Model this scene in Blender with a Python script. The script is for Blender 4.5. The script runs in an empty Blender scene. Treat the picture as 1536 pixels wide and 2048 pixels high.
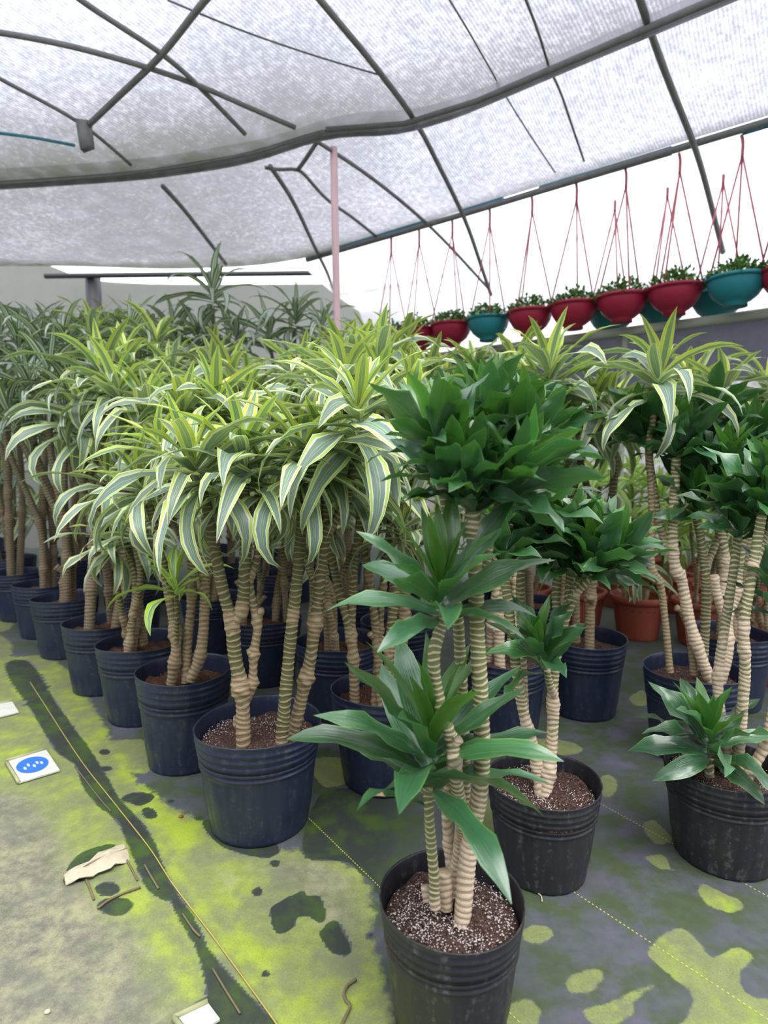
import bpy, math, random
import numpy as np
from mathutils import Vector, Matrix

# ------------------------------------------------------------------ camera
scene = bpy.context.scene
COL = scene.collection
EYE, FPX, HZ = 1.1, 1200.0, 920.0
PITCH = math.atan((1024 - HZ) / FPX)
cam_d = bpy.data.cameras.new('camera')
cam = bpy.data.objects.new('camera', cam_d)
COL.objects.link(cam)
cam.location = (0, 0, EYE)
cam.rotation_euler = (math.pi / 2 - PITCH, 0, 0)
cam_d.sensor_fit = 'VERTICAL'
cam_d.sensor_height = 24.0
cam_d.lens = 24.0 * FPX / 2048
cam_d.clip_start = 0.05
cam_d.dof.use_dof = True
cam_d.dof.focus_distance = 1.55
cam_d.dof.aperture_fstop = 1.9
scene.camera = cam

# ------------------------------------------------------------------ light
world = bpy.data.worlds.new('sky')
scene.world = world
world.use_nodes = True
bg = world.node_tree.nodes['Background']
bg.inputs[0].default_value = (0.91, 0.94, 1.0, 1)
bg.inputs[1].default_value = 2.2
sun_d = bpy.data.lights.new('sun', 'SUN')
sun_d.energy = 2.0
sun_d.angle = math.radians(40)
sun_d.color = (1.0, 0.97, 0.92)
sun = bpy.data.objects.new('sun', sun_d)
COL.objects.link(sun)
sun.rotation_euler = (math.radians(18), math.radians(14), 0)
sun.location = (0, 0, 8)
scene.view_settings.view_transform = 'Standard'
scene.view_settings.look = 'None'
scene.view_settings.gamma = 1.0
scene.view_settings.use_curve_mapping = False
scene.view_settings.exposure = 0.58
scene.cycles.max_bounces = 6
scene.cycles.diffuse_bounces = 3
scene.cycles.glossy_bounces = 2
scene.cycles.transmission_bounces = 4
scene.cycles.transparent_max_bounces = 8

def at(px, py, Y):
    """world point at forward distance Y seen in the photograph's direction (px, py)"""
    u = (px - 768) / FPX
    v = (1024 - py) / FPX
    dy = math.cos(PITCH) + math.sin(PITCH) * v
    dz = -math.sin(PITCH) + math.cos(PITCH) * v
    s = Y / dy
    return np.array((u * s, Y, EYE + dz * s))

def gnd(px, py, z=0.0):
    u = (px - 768) / FPX
    v = (1024 - py) / FPX
    dy = math.cos(PITCH) + math.sin(PITCH) * v
    dz = -math.sin(PITCH) + math.cos(PITCH) * v
    s = (z - EYE) / dz
    return np.array((u * s, dy * s, z))

# ------------------------------------------------------------------ materials
class N:
    def __init__(s, name, disp=False):
        s.m = bpy.data.materials.new(name)
        s.m.use_nodes = True
        s.t = s.m.node_tree
        s.t.nodes.clear()
        s.out = s.t.nodes.new('ShaderNodeOutputMaterial')
    def n(s, typ, ins=None, **kw):
        nd = s.t.nodes.new(typ)
        for k, v in kw.items():
            setattr(nd, k, v)
        for k, v in (ins or {}).items():
            s.set(nd, k, v)
        return nd
    def set(s, nd, k, v):
        i = nd.inputs[k]
        if hasattr(v, 'is_linked') or isinstance(v, bpy.types.NodeSocket):
            s.t.links.new(v, i)
        else:
            if isinstance(v, (tuple, list)) and len(v) == 3 and i.type == 'RGBA':
                v = (*v, 1)
            i.default_value = v
    def math(s, op, a, b=0.0, c=0.0, clamp=False):
        nd = s.n('ShaderNodeMath', {0: a, 1: b, 2: c}, operation=op)
        nd.use_clamp = clamp
        return nd.outputs[0]
    def mix(s, f, a, b):
        nd = s.t.nodes.new('ShaderNodeMix')
        nd.data_type = 'RGBA'
        s.set(nd, 0, f); s.set(nd, 6, a); s.set(nd, 7, b)
        return nd.outputs[2]
    def ss(s, x, lo, hi):
        nd = s.n('ShaderNodeMapRange', {0: x, 1: lo, 2: hi, 3: 0.0, 4: 1.0}, interpolation_type='SMOOTHSTEP')
        return nd.outputs[0]
    def noise(s, scale, detail=4.0, vec=None, rough=0.55, dist=0.0, col=False):
        ins = {'Scale': scale, 'Detail': detail, 'Roughness': rough, 'Distortion': dist}
        if vec is not None: ins['Vector'] = vec
        nd = s.n('ShaderNodeTexNoise', ins)
        return nd.outputs[1] if col else nd.outputs[0]
    def obj(s):
        return s.n('ShaderNodeTexCoord').outputs['Object']
    def attr(s, name):
        return s.n('ShaderNodeAttribute', attribute_name=name).outputs['Fac']
    def bump(s, h, strength=0.3, dist=0.01):
        return s.n('ShaderNodeBump', {'Height': h, 'Strength': strength, 'Distance': dist}).outputs[0]
    def bsdf(s, col, rough=0.5, normal=None, spec=0.5, **kw):
        ins = {'Base Color': col, 'Roughness': rough, 'Specular IOR Level': spec}
        if normal is not None: ins['Normal'] = normal
        for k, v in kw.items(): ins[k] = v
        return s.n('ShaderNodeBsdfPrincipled', ins).outputs[0]
    def end(s, sh):
        s.t.links.new(sh, s.out.inputs[0])
        return s.m

def rgb(r, g, b):
    f = lambda c: ((c / 255 + 0.055) / 1.055) ** 2.4 if c > 10 else c / 255 / 12.92
    return (f(r), f(g), f(b))

def simple(name, col, rough=0.5, var=0.25, scale=12.0, bump=0.0, spec=0.4, metal=0.0):
    k = N(name)
    nz = k.noise(scale, 5, k.obj())
    c = k.mix(nz, tuple(x * (1 - var) for x in col), tuple(min(1, x * (1 + var)) for x in col))
    nrm = k.bump(nz, bump, 0.01) if bump else None
    return k.end(k.bsdf(c, rough, nrm, spec, Metallic=metal))

def leaf_mat(name, stops, sat=1.0, tips=None, rough=0.38, trans=0.22, tcol=(0.4, 0.6, 0.05), streak=0.25, spec=0.5, coat=0.25):
    """stops: (distance from midrib 0..1, colour)"""
    k = N(name)
    uv = k.n('ShaderNodeUVMap').outputs[0]
    sep = k.n('ShaderNodeSeparateXYZ', {0: uv})
    u, v = sep.outputs[0], sep.outputs[1]
    oi = k.n('ShaderNodeObjectInfo')
    rnd = oi.outputs['Random']
    # streaks run the length of the leaf
    comb = k.n('ShaderNodeCombineXYZ', {0: k.math('MULTIPLY', u, 26.0), 1: k.math('MULTIPLY', v, 1.2), 2: k.math('MULTIPLY', rnd, 40.0)}).outputs[0]
    st = k.noise(1.0, 2, comb)
    d = k.math('ABSOLUTE', k.math('SUBTRACT', u, 0.5))
    d = k.math('MULTIPLY', d, 2.0)
    d = k.math('ADD', d, k.math('MULTIPLY', k.math('SUBTRACT', st, 0.5), 0.07))
    ramp = k.n('ShaderNodeValToRGB', {0: d})
    cr = ramp.color_ramp
    cr.elements[0].position = stops[0][0]; cr.elements[0].color = (*stops[0][1], 1)
    cr.elements[1].position = stops[-1][0]; cr.elements[1].color = (*stops[-1][1], 1)
    for p, c in stops[1:-1]:
        e = cr.elements.new(p); e.color = (*c, 1)
    c = ramp.outputs[0]
    bright = k.math('ADD', 0.62, k.math('MULTIPLY', rnd, 0.72))
    bright = k.math('MULTIPLY', bright, k.math('ADD', 1 - streak * .5, k.math('MULTIPLY', st, streak)))
    hsv = k.n('ShaderNodeHueSaturation', {'Hue': k.math('ADD', 0.48, k.math('MULTIPLY', k.math('FRACT', k.math('MULTIPLY', rnd, 7.3)), 0.04)), 'Saturation': sat, 'Value': bright, 'Color': c}).outputs[0]
    if tips:
        tip = k.ss(k.math('ADD', v, k.math('MULTIPLY', rnd, 0.06)), 0.985, 1.03)
        hsv = k.mix(tip, hsv, tips)
    nrm = k.bump(st, 0.5, 0.006)
    p = k.bsdf(hsv, rough, nrm, spec, **{'Coat Weight': coat, 'Coat Roughness': 0.22, 'IOR': 1.55})
    tr = k.n('ShaderNodeBsdfTranslucent', {'Color': k.mix(0.55, hsv, tcol)}).outputs[0]
    return k.end(k.n('ShaderNodeMixShader', {0: trans, 1: p, 2: tr}).outputs[0])

GREY = (0.20, 0.285, 0.235)
M = {}
M['lemon'] = leaf_mat('leaf_lemon_lime', [(0.0, (0.20, 0.32, 0.22)), (0.07, (0.14, 0.25, 0.16)), (0.13, (0.45, 0.55, 0.42)), (0.17, GREY), (0.54, GREY),
                      (0.59, (0.84, 0.88, 0.70)), (0.68, (0.80, 0.85, 0.58)), (0.74, (0.52, 0.70, 0.10)), (0.89, (0.56, 0.70, 0.11)), (0.94, (0.86, 0.88, 0.68))], tips=(0.3, 0.2, 0.06), rough=0.36)
M['lemon_new'] = leaf_mat('leaf_fresh_lemon', [(0.0, (0.34, 0.45, 0.30)), (0.08, (0.16, 0.27, 0.15)), (0.40, (0.19, 0.30, 0.17)),
                      (0.46, (0.80, 0.86, 0.55)), (0.54, (0.62, 0.76, 0.08)), (0.90, (0.62, 0.74, 0.07)), (0.96, (0.84, 0.88, 0.5))], rough=0.36, trans=0.28)
M['lime'] = leaf_mat('leaf_young_lime', [(0.0, (0.45, 0.58, 0.30)), (0.1, (0.16, 0.30, 0.14)), (0.32, (0.16, 0.32, 0.12)),
                      (0.40, (0.7, 0.8, 0.45)), (0.48, (0.38, 0.62, 0.05)), (0.94, (0.40, 0.64, 0.05)), (0.98, (0.75, 0.82, 0.4))], rough=0.38, trans=0.3)
M['white'] = leaf_mat('leaf_white_stripe', [(0.0, (0.34, 0.42, 0.34)), (0.16, (0.18, 0.27, 0.20)), (0.28, (0.74, 0.80, 0.72)), (0.48, (0.72, 0.78, 0.68)),
                      (0.56, (0.03, 0.085, 0.042)), (0.92, (0.045, 0.125, 0.05)), (0.98, (0.28, 0.4, 0.18))], rough=0.36)
M['compact'] = leaf_mat('leaf_dark_green', [(0.0, (0.06, 0.17, 0.04)), (0.06, (0.034, 0.125, 0.045)), (0.5, (0.038, 0.135, 0.05)), (0.9, (0.048, 0.16, 0.05)), (0.98, (0.15, 0.31, 0.09))],
                      rough=0.30, trans=0.14, tcol=(0.15, 0.5, 0.02), streak=0.8, spec=0.7, coat=1.0)
M['compact_new'] = leaf_mat('leaf_fresh_green', [(0.0, (0.10, 0.26, 0.03)), (0.06, (0.05, 0.19, 0.025)), (0.9, (0.06, 0.22, 0.03)), (0.98, (0.16, 0.34, 0.08))],
                      rough=0.28, trans=0.24, tcol=(0.25, 0.6, 0.02), streak=0.6, spec=0.7, coat=0.8)

def stem_mat(name, ringcol, green, wood, ringw):
    k = N(name)
    rl = k.attr('ring'); gr = k.attr('green')
    ob = k.obj()
    nz = k.noise(45, 4, ob)
    fine = k.noise(320, 2, ob)
    r = k.math('ADD', rl, k.math('MULTIPLY', k.math('SUBTRACT', nz, 0.5), 0.6))
    fr = k.math('FRACT', r)
    dd = k.math('MINIMUM', fr, k.math('SUBTRACT', 1.0, fr))
    woodf = k.math('SUBTRACT', 1.0, gr)
    wide = k.math('ADD', ringw, k.math('MULTIPLY', woodf, 0.20))
    ring = k.math('SUBTRACT', 1.0, k.ss(k.math('SUBTRACT', dd, wide), 0.0, 0.07))
    base = k.mix(k.ss(k.math('ADD', gr, k.math('MULTIPLY', k.math('SUBTRACT', nz, 0.5), 0.9)), 0.2, 0.52), wood, green)
    base = k.mix(k.math('MULTIPLY', fine, 0.55), base, tuple(c * 0.45 for c in wood))
    rc = k.mix(k.noise(90, 3, ob), ringcol, tuple(c * 0.72 for c in ringcol))
    col = k.mix(ring, base, rc)
    h = k.math('ADD', ring, k.math('MULTIPLY', fine, 0.4))
    return k.end(k.bsdf(col, 0.62, k.bump(h, 0.55, 0.004), 0.3))

M['stem_compact'] = stem_mat('stem_cream_ringed', (0.74, 0.61, 0.45), (0.16, 0.22, 0.06), (0.56, 0.42, 0.29), 0.10)
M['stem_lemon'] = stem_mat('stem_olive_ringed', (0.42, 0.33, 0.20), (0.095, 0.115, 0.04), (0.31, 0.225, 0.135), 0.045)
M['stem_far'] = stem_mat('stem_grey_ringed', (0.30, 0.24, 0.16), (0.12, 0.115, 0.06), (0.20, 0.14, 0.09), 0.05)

def pot_mat(name, c0, c1, rough, dust):
    k = N(name)
    ob = k.obj()
    stretch = k.n('ShaderNodeMapping', {0: ob, 'Scale': (22, 22, 1.6)}).outputs[0]
    a = k.noise(3.0, 5, stretch)
    b = k.noise(70, 3, ob)
    oi = k.n('ShaderNodeObjectInfo').outputs['Random']
    c = k.mix(a, c0, c1)
    c = k.mix(k.math('MULTIPLY', k.ss(k.math('MULTIPLY', a, b), 0.26, 0.42), dust), c, (0.30, 0.28, 0.27))
    spk = k.ss(k.noise(190, 1, ob), 0.74, 0.80)
    c = k.mix(k.math('MULTIPLY', spk, dust), c, (0.5, 0.47, 0.45))
    r = k.math('ADD', rough, k.math('MULTIPLY', a, 0.18))
    return k.end(k.bsdf(c, r, k.bump(k.noise(26, 2, ob), 0.12, 0.01), 0.5))
M['pot_blue'] = pot_mat('pot_navy_plastic', (0.013, 0.019, 0.045), (0.022, 0.031, 0.070), 0.27, 0.10)
M['pot_black'] = pot_mat('pot_black_plastic', (0.016, 0.016, 0.022), (0.030, 0.030, 0.040), 0.34, 0.20)
M['terracotta'] = pot_mat('pot_terracotta_plastic', (0.27, 0.055, 0.03), (0.33, 0.07, 0.04), 0.45, 0.05)
M['bowl_red'] = simple('bowl_crimson_plastic', (0.30, 0.014, 0.042), 0.42, 0.12, 6)
M['bowl_teal'] = simple('bowl_teal_plastic', (0.02, 0.20, 0.24), 0.42, 0.15, 6)
M['hanger'] = simple('hanger_pink_plastic', (0.42, 0.10, 0.13), 0.5, 0.15, 8)
M['pink_pole'] = simple('pole_pink_paint', (0.62, 0.42, 0.44), 0.5, 0.12, 5)
M['succulent'] = simple('foliage_small_green', (0.10, 0.22, 0.04), 0.5, 0.6, 30)
M['pipe'] = simple('pipe_weathered_grey', (0.20, 0.20, 0.20), 0.6, 0.4, 18)
M['pipe_blue'] = simple('pipe_blue_wrap', (0.05, 0.24, 0.33), 0.5, 0.5, 5)
M['post_dark'] = simple('post_black', (0.03, 0.03, 0.035), 0.6, 0.3, 6)
M['rail'] = simple('rail_grey_green', (0.30, 0.32, 0.26), 0.6, 0.25, 6)
M['panel'] = simple('panel_slate_grey', (0.12, 0.125, 0.16), 0.6, 0.3, 14)
M['string'] = simple('string_yellow', (0.42, 0.34, 0.09), 0.7, 0.3, 40)
M['thread'] = simple('thread_yellow', (0.55, 0.52, 0.10), 0.7, 0.3, 60)
M['twig'] = simple('twig_brown', (0.16, 0.13, 0.075), 0.8, 0.4, 60)
M['dry'] = simple('dry_leaf_tan', (0.50, 0.44, 0.33), 0.75, 0.35, 45, 0.3)
M['card'] = simple('card_white', (0.60, 0.60, 0.55), 0.5, 0.25, 26)
M['card_edge'] = simple('card_olive_edge', (0.34, 0.34, 0.19), 0.7, 0.35, 30)
M['card_blue'] = simple('print_blue', (0.03, 0.16, 0.62), 0.5, 0.15, 30)
M['perlite'] = simple('perlite_white', (0.68, 0.60, 0.59), 0.8, 0.15, 50)
M['scorch'] = simple('scorched_tip', (0.55, 0.32, 0.22), 0.8, 0.3, 50)

def soil_mat(name, c0, c1, perl):
    k = N(name)
    ob = k.obj()
    a = k.noise(160, 6, ob, 0.7)
    c = k.mix(k.ss(a, 0.35, 0.65), c0, c1)
    patch = k.ss(k.noise(9, 3, ob), 0.40, 0.62)
    vor = k.n('ShaderNodeTexVoronoi', {'Vector': ob, 'Scale': 210.0}, feature='F1').outputs['Distance']
    sp = k.math('MULTIPLY', k.math('SUBTRACT', 1.0, k.ss(vor, 0.16, 0.34)), k.math('MULTIPLY', k.math('ADD', 0.25, patch), perl))
    c = k.mix(k.math('MULTIPLY', sp, 0.8), c, (0.55, 0.47, 0.46))
    return k.end(k.bsdf(c, 0.9, k.bump(k.math('ADD', a, k.noise(50, 4, ob)), 0.9, 0.02), 0.2))
M['soil'] = soil_mat('soil_perlite_mix', (0.045, 0.022, 0.016), (0.20, 0.115, 0.09), 0.85)
M['soil_brown'] = soil_mat('soil_coco_brown', (0.06, 0.026, 0.016), (0.23, 0.11, 0.07), 0.08)

def net_mat(name, col, opac, spread, tr):
    k = N(name)
    ob = k.obj()
    ad = math.radians(38)
    mp = k.n('ShaderNodeMapping', {0: ob, 'Rotation': (0, 0, ad)}).outputs[0]
    mot = k.noise(26, 4, mp, 0.65)
    big = k.noise(1.1, 4, ob, 0.6)
    wv = k.n('ShaderNodeTexWave', {'Vector': mp, 'Scale': 16.0, 'Distortion': 2.4, 'Detail': 2.0, 'Detail Scale': 4.0}).outputs['Fac']
    f = k.math('ADD', opac, k.math('MULTIPLY', k.math('SUBTRACT', mot, 0.5), spread * 2.4))
    f = k.math('ADD', f, k.math('MULTIPLY', k.math('SUBTRACT', big, 0.5), spread * 1.3))
    f = k.math('ADD', f, k.math('MULTIPLY', k.math('SUBTRACT', wv, 0.5), spread * 0.55))
    f = k.math('MINIMUM', k.math('MAXIMUM', f, 0.08), 0.97)
    age = k.attr('age')  # aged streaks on the film, darkness of the net seen at grazing angle
    c = k.mix(k.math('MULTIPLY', age, k.ss(k.noise(6.0, 5, ob), -0.1, 0.62)), col, (0.075, 0.078, 0.058))
    f = k.math('MINIMUM', k.math('ADD', f, k.math('MULTIPLY', age, 0.22)), 0.97)
    dif = k.n('ShaderNodeBsdfDiffuse', {'Color': c}).outputs[0]
    trl = k.n('ShaderNodeBsdfTranslucent', {'Color': c}).outputs[0]
    body = k.n('ShaderNodeMixShader', {0: tr, 1: dif, 2: trl}).outputs[0]
    tp = k.n('ShaderNodeBsdfTransparent', {'Color': (1, 1, 1)}).outputs[0]
    return k.end(k.n('ShaderNodeMixShader', {0: f, 1: tp, 2: body}).outputs[0])
M['net'] = net_mat('shade_net_weave', (0.245, 0.245, 0.29), 0.85, 0.21, 0.6)
M['film'] = net_mat('clear_film_dusty', (0.56, 0.56, 0.58), 0.83, 0.12, 0.7)
M['curtain'] = net_mat('curtain_net_grey', (0.20, 0.205, 0.185), 0.95, 0.06, 0.4)
M['insect_net'] = net_mat('insect_net_grey', (0.30, 0.275, 0.28), 0.90, 0.12, 0.4)

# ------------------------------------------------------------------ mesh helpers
def mesh_obj(name, verts, faces, mat, parent=None, smooth=True, attrs=None, uv=None):
    me = bpy.data.meshes.new(name)
    me.from_pydata([tuple(v) for v in verts], [], [tuple(f) for f in faces])
    if smooth:
        me.polygons.foreach_set('use_smooth', [True] * len(me.polygons))
    for k, arr in (attrs or {}).items():
        a = me.attributes.new(k, 'FLOAT', 'POINT')
        a.data.foreach_set('value', np.asarray(arr, dtype=np.float32))
    if uv is not None:
        ul = me.uv_layers.new(name='UVMap')
        li = np.zeros(len(me.loops), dtype=np.int32)
        me.loops.foreach_get('vertex_index', li)
        ul.data.foreach_set('uv', np.asarray(uv, dtype=np.float32)[li].ravel())
    if mat is not None: me.materials.append(M[mat] if isinstance(mat, str) else mat)
    o = bpy.data.objects.new(name, me)
    COL.objects.link(o)
    if parent is not None: o.parent = parent
    return o

def empty(name, loc):
    o = bpy.data.objects.new(name, None)
    o.empty_display_size = 0.05
    COL.objects.link(o)
    o.location = loc
    return o

def tag(o, label=None, cat=None, group=None, kind=None):
    if label: o['label'] = label
    if cat: o['category'] = cat
    if group: o['group'] = group
    if kind: o['kind'] = kind
    return o

def spline(pts, n):
    """Catmull-Rom through pts (numpy rows), n samples equally spaced in arc length"""
    P = np.asarray(pts, dtype=float)
    if len(P) == 2:
        t = np.linspace(0, 1, n)[:, None]
        return P[0] * (1 - t) + P[1] * t
    Q = np.vstack([2 * P[0] - P[1], P, 2 * P[-1] - P[-2]])
    out = []
    for i in range(len(P) - 1):
        p0, p1, p2, p3 = Q[i:i + 4]
        t = np.linspace(0, 1, 24, endpoint=False)[:, None]
        out.append(0.5 * ((2 * p1) + (p2 - p0) * t + (2 * p0 - 5 * p1 + 4 * p2 - p3) * t ** 2 + (-p0 + 3 * p1 - 3 * p2 + p3) * t ** 3))
    out = np.vstack(out + [P[-1:]])
    s = np.concatenate([[0], np.cumsum(np.linalg.norm(np.diff(out, axis=0), axis=1))])
    si = np.linspace(0, s[-1], n)
    return np.stack([np.interp(si, s, out[:, k]) for k in range(out.shape[1])], axis=1)

def tube_geo(path, radii, seg, cap=True):
    path = np.asarray(path, float)
    n = len(path)
    tan = np.gradient(path, axis=0)
    tan /= np.linalg.norm(tan, axis=1)[:, None] + 1e-9
    ref = np.array((0.0, 1.0, 0.0)) if abs(tan[:, 1]).mean() < 0.8 else np.array((1.0, 0, 0))
    a = np.cross(tan, ref); a /= np.linalg.norm(a, axis=1)[:, None] + 1e-9
    b = np.cross(tan, a)
    th = np.linspace(0, 2 * math.pi, seg, endpoint=False)
    radii = np.asarray(radii, float)
    if radii.ndim == 1: radii = np.repeat(radii[:, None], seg, axis=1)
    V = path[:, None, :] + radii[:, :, None] * (np.cos(th)[None, :, None] * a[:, None, :] + np.sin(th)[None, :, None] * b[:, None, :])
    V = V.reshape(-1, 3)
    F = []
    for i in range(n - 1):
        for j in range(seg):
            k = (j + 1) % seg
            F.append((i * seg + j, i * seg + k, (i + 1) * seg + k, (i + 1) * seg + j))
    if cap:
        F.append(tuple(range(seg))[::-1])
        F.append(tuple((n - 1) * seg + j for j in range(seg)))
    return V, F, th

def tube(name, pts, r, mat, parent=None, n=None, seg=8):
    n = n or max(2, 6 * (len(pts) - 1))
    if len(pts) == 2: n = 2
    P = spline(pts, n)
    rr = np.full(n, r) if np.isscalar(r) else np.interp(np.linspace(0, 1, n), np.linspace(0, 1, len(r)), r)
    V, F, _ = tube_geo(P, rr, seg)
    return mesh_obj(name, V, F, mat, parent)

def lathe(name, prof, seg, mat, parent=None, wob=None):
    """prof: list of (r, z)"""
    V, F = [], []
    for i, (r, z) in enumerate(prof):
        for j in range(seg):
            a = 2 * math.pi * j / seg
            rr, zz = (r, z) if wob is None else wob(r, z, a)
            V.append((rr * math.cos(a), rr * math.sin(a), zz))
    for i in range(len(prof) - 1):
        for j in range(seg):
            k = (j + 1) % seg
            F.append((i * seg + j, i * seg + k, (i + 1) * seg + k, (i + 1) * seg + j))
    F.append(tuple(range(seg))[::-1])
    F.append(tuple((len(prof) - 1) * seg + j for j in range(seg)))
    return mesh_obj(name, V, F, mat, parent)

def box_geo(c, s, R=None):
    V = []
    for x in (-.5, .5):
        for y in (-.5, .5):
            for z in (-.5, .5):
                p = np.array((x * s[0], y * s[1], z * s[2]))
                if R is not None: p = R @ p
                V.append(p + np.asarray(c))
    F = [(0, 1, 3, 2), (4, 6, 7, 5), (0, 4, 5, 1), (2, 3, 7, 6), (0, 2, 6, 4), (1, 5, 7, 3)]
    return V, F

# ------------------------------------------------------------------ floor: weed mat with algae
def poly_sdf(P, X, Y):
    """signed distance, positive inside"""
    P = np.asarray(P, float)
    d = np.full(X.shape, 1e9); inside = np.zeros(X.shape, bool)
    n = len(P)
    for i in range(n):
        a, b = P[i], P[(i + 1) % n]
        ex, ey = b - a
        wx, wy = X - a[0], Y - a[1]
        t = np.clip((wx * ex + wy * ey) / (ex * ex + ey * ey + 1e-12), 0, 1)
        d = np.minimum(d, np.hypot(wx - ex * t, wy - ey * t))
        c = ((a[1] > Y) != (b[1] > Y)) & (X < (b[0] - a[0]) * (Y - a[1]) / (b[1] - a[1] + 1e-12) + a[0])
        inside ^= c
    return np.where(inside, d, -d)

def gp(pts):
    P = np.asarray(pts, float); n = len(P)
    out = []
    for i in range(n):      # closed Catmull-Rom: rounded outlines
        p0, p1, p2, p3 = P[i - 1], P[i], P[(i + 1) % n], P[(i + 2) % n]
        for t in (0, .25, .5, .75):
            out.append(0.5 * (2 * p1 + (p2 - p0) * t + (2 * p0 - 5 * p1 + 4 * p2 - p3) * t * t + (-p0 + 3 * p1 - 3 * p2 + p3) * t ** 3))
    return [gnd(x, max(y, 980))[:2] for x, y in out]

def ell(cx, cy, rx, ry, n=14):
    return [(cx + rx * math.cos(2 * math.pi * i / n), cy + ry * math.sin(2 * math.pi * i / n)) for i in range(n)]

def make_floor():
    xs = np.concatenate([np.linspace(-40, -4.4, 12), np.arange(-4.2, -1.62, 0.03), np.arange(-1.6, 1.5, 0.0085), np.arange(1.52, 3.0, 0.03), np.linspace(3.1, 40, 12)])
    ys = np.concatenate([np.linspace(-20, 0.5, 8), np.arange(0.55, 2.4, 0.0085), np.arange(2.42, 4.2, 0.02), np.linspace(4.4, 60, 16)])
    X, Y = np.meshgrid(xs, ys)
    # algae field (0.5 = edge); moisture field; dust field
    def soft(sd, w): return np.clip(0.5 + sd / (2 * w), 0, 1)
    A = np.full(X.shape, 0.30); W = np.zeros(X.shape); D = np.zeros(X.shape); L = np.full(X.shape, 0.35)
    # large algae-covered zone left of and around the string
    big = gp([(-400, 1300), (0, 1310), (130, 1330), (200, 1420), (280, 1555), (420, 1640), (620, 1700), (700, 1720), (748, 1770), (765, 1900), (800, 2048), (850, 2400), (-900, 2400), (-900, 1500)])
    sb = poly_sdf(big, X, Y)
    A = np.maximum(A, soft(sb, 0.05) * 0.78)
    L = np.where(sb > 0, 0.55, L)
    for pl, v in [  # brighter lime
        ([(190, 1440), (300, 1560), (420, 1660), (380, 1720), (330, 1700), (240, 1580)], 1.0),
        ([(255, 1560), (330, 1640), (420, 1760), (560, 1950), (620, 2060), (520, 2060), (330, 1790), (280, 1680)], .8),
        ([(130, 1700), (250, 1760), (330, 1830), (420, 1960), (430, 2040), (330, 2000), (250, 1850), (150, 1790)], .95),
        ([(400, 1760), (520, 1820), (600, 1930), (640, 2048), (520, 2048), (430, 1900)], .72),
        ([(650, 1960), (760, 1930), (800, 2060), (640, 2060)], .8),
        ([(0, 1420), (80, 1460), (130, 1560), (210, 1680), (120, 1700), (0, 1540)], .62)]:
        sd = poly_sdf(gp(pl), X, Y)
        L = np.maximum(L, soft(sd, 0.09) * v)
    # dusty grey-brown area low left, grey film in the middle
    for pl, v, w in [([(-700, 1600), (0, 1570), (120, 1640), (190, 1760), (300, 1870), (370, 2000), (420, 2150), (-700, 2300)], 1.0, .10),
                     ([(470, 1740), (600, 1690), (720, 1740), (760, 1830), (740, 1930), (640, 1900), (560, 1800)], .75, .08),
                     ([(360, 1690), (470, 1720), (520, 1760), (440, 1800), (380, 1760)], .5, .06),
                     ([(330, 1480), (400, 1520), (430, 1640), (360, 1590)], .4, .05)]:
        sd = poly_sdf(gp(pl), X, Y)
        D = np.maximum(D, soft(sd, w) * v)
    # light algae islands on the dark side
    for pl, v in [(ell(1075, 1868, 37, 22), .8), (ell(1214, 1572, 24, 24), .75), ([(1280, 1650), (1310, 1640), (1350, 1680), (1310, 1690)], .62),
                  ([(1273, 1716), (1310, 1706), (1335, 1712), (1345, 1735), (1358, 1742), (1320, 1740), (1290, 1722)], .7),
                  ([(1392, 1778), (1405, 1764), (1440, 1780), (1488, 1806), (1484, 1824), (1450, 1826), (1410, 1806)], .85),
                  ([(1290, 1900), (1340, 1856), (1380, 1862), (1425, 1910), (1470, 1890), (1512, 1915), (1488, 1945), (1500, 1985), (1560, 2010), (1600, 2100), (1345, 2100), (1380, 2000), (1310, 1930)], .8),
                  ([(1160, 2020), (1215, 2000), (1290, 1968), (1312, 1975), (1275, 2005), (1270, 2035), (1200, 2060)], .8),
                  ([(1125, 1960), (1170, 1935), (1215, 1945), (1190, 1985), (1140, 1990)], .55),
                  ([(1010, 2010), (1060, 1995), (1090, 2030), (1060, 2080), (1010, 2070)], .6),
                  ([(1000, 1480), (1120, 1478), (1170, 1500), (1120, 1512)], .75), ([(1255, 1395), (1290, 1378), (1300, 1410), (1270, 1412)], .6),
                  ([(620, 1520), (690, 1515), (735, 1545), (690, 1570), (640, 1572)], .72), ([(735, 1500), (790, 1490), (800, 1570), (745, 1560)], .6),
                  ([(795, 1610), (850, 1590), (850, 1650), (800, 1640)], .7), ([(765, 1690), (800, 1672), (850, 1670), (850, 1700), (780, 1712)], .66),
                  ([(950, 1610), (990, 1600), (1010, 1680), (960, 1690)], .62),
                  (ell(75, 1377, 46, 24), .7), ([(40, 1315), (110, 1310), (105, 1338), (50, 1345)], .65), ([(-10, 1270), (25, 1285), (20, 1320), (-30, 1310)], .6),
                  ([(130, 1440), (150, 1430), (170, 1480), (300, 1480), (300, 1545), (240, 1540), (160, 1500)], .66), ([(-40, 1230), (10, 1225), (30, 1250), (-10, 1265)], .6)]:
        sd = poly_sdf(gp(pl), X, Y)
        A = np.maximum(A, np.where(sd > -0.03, soft(sd, 0.015) * (0.5 + v * .3), 0))
        L = np.where(sd > -0.02, np.maximum(L, v * .62), L)
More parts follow.
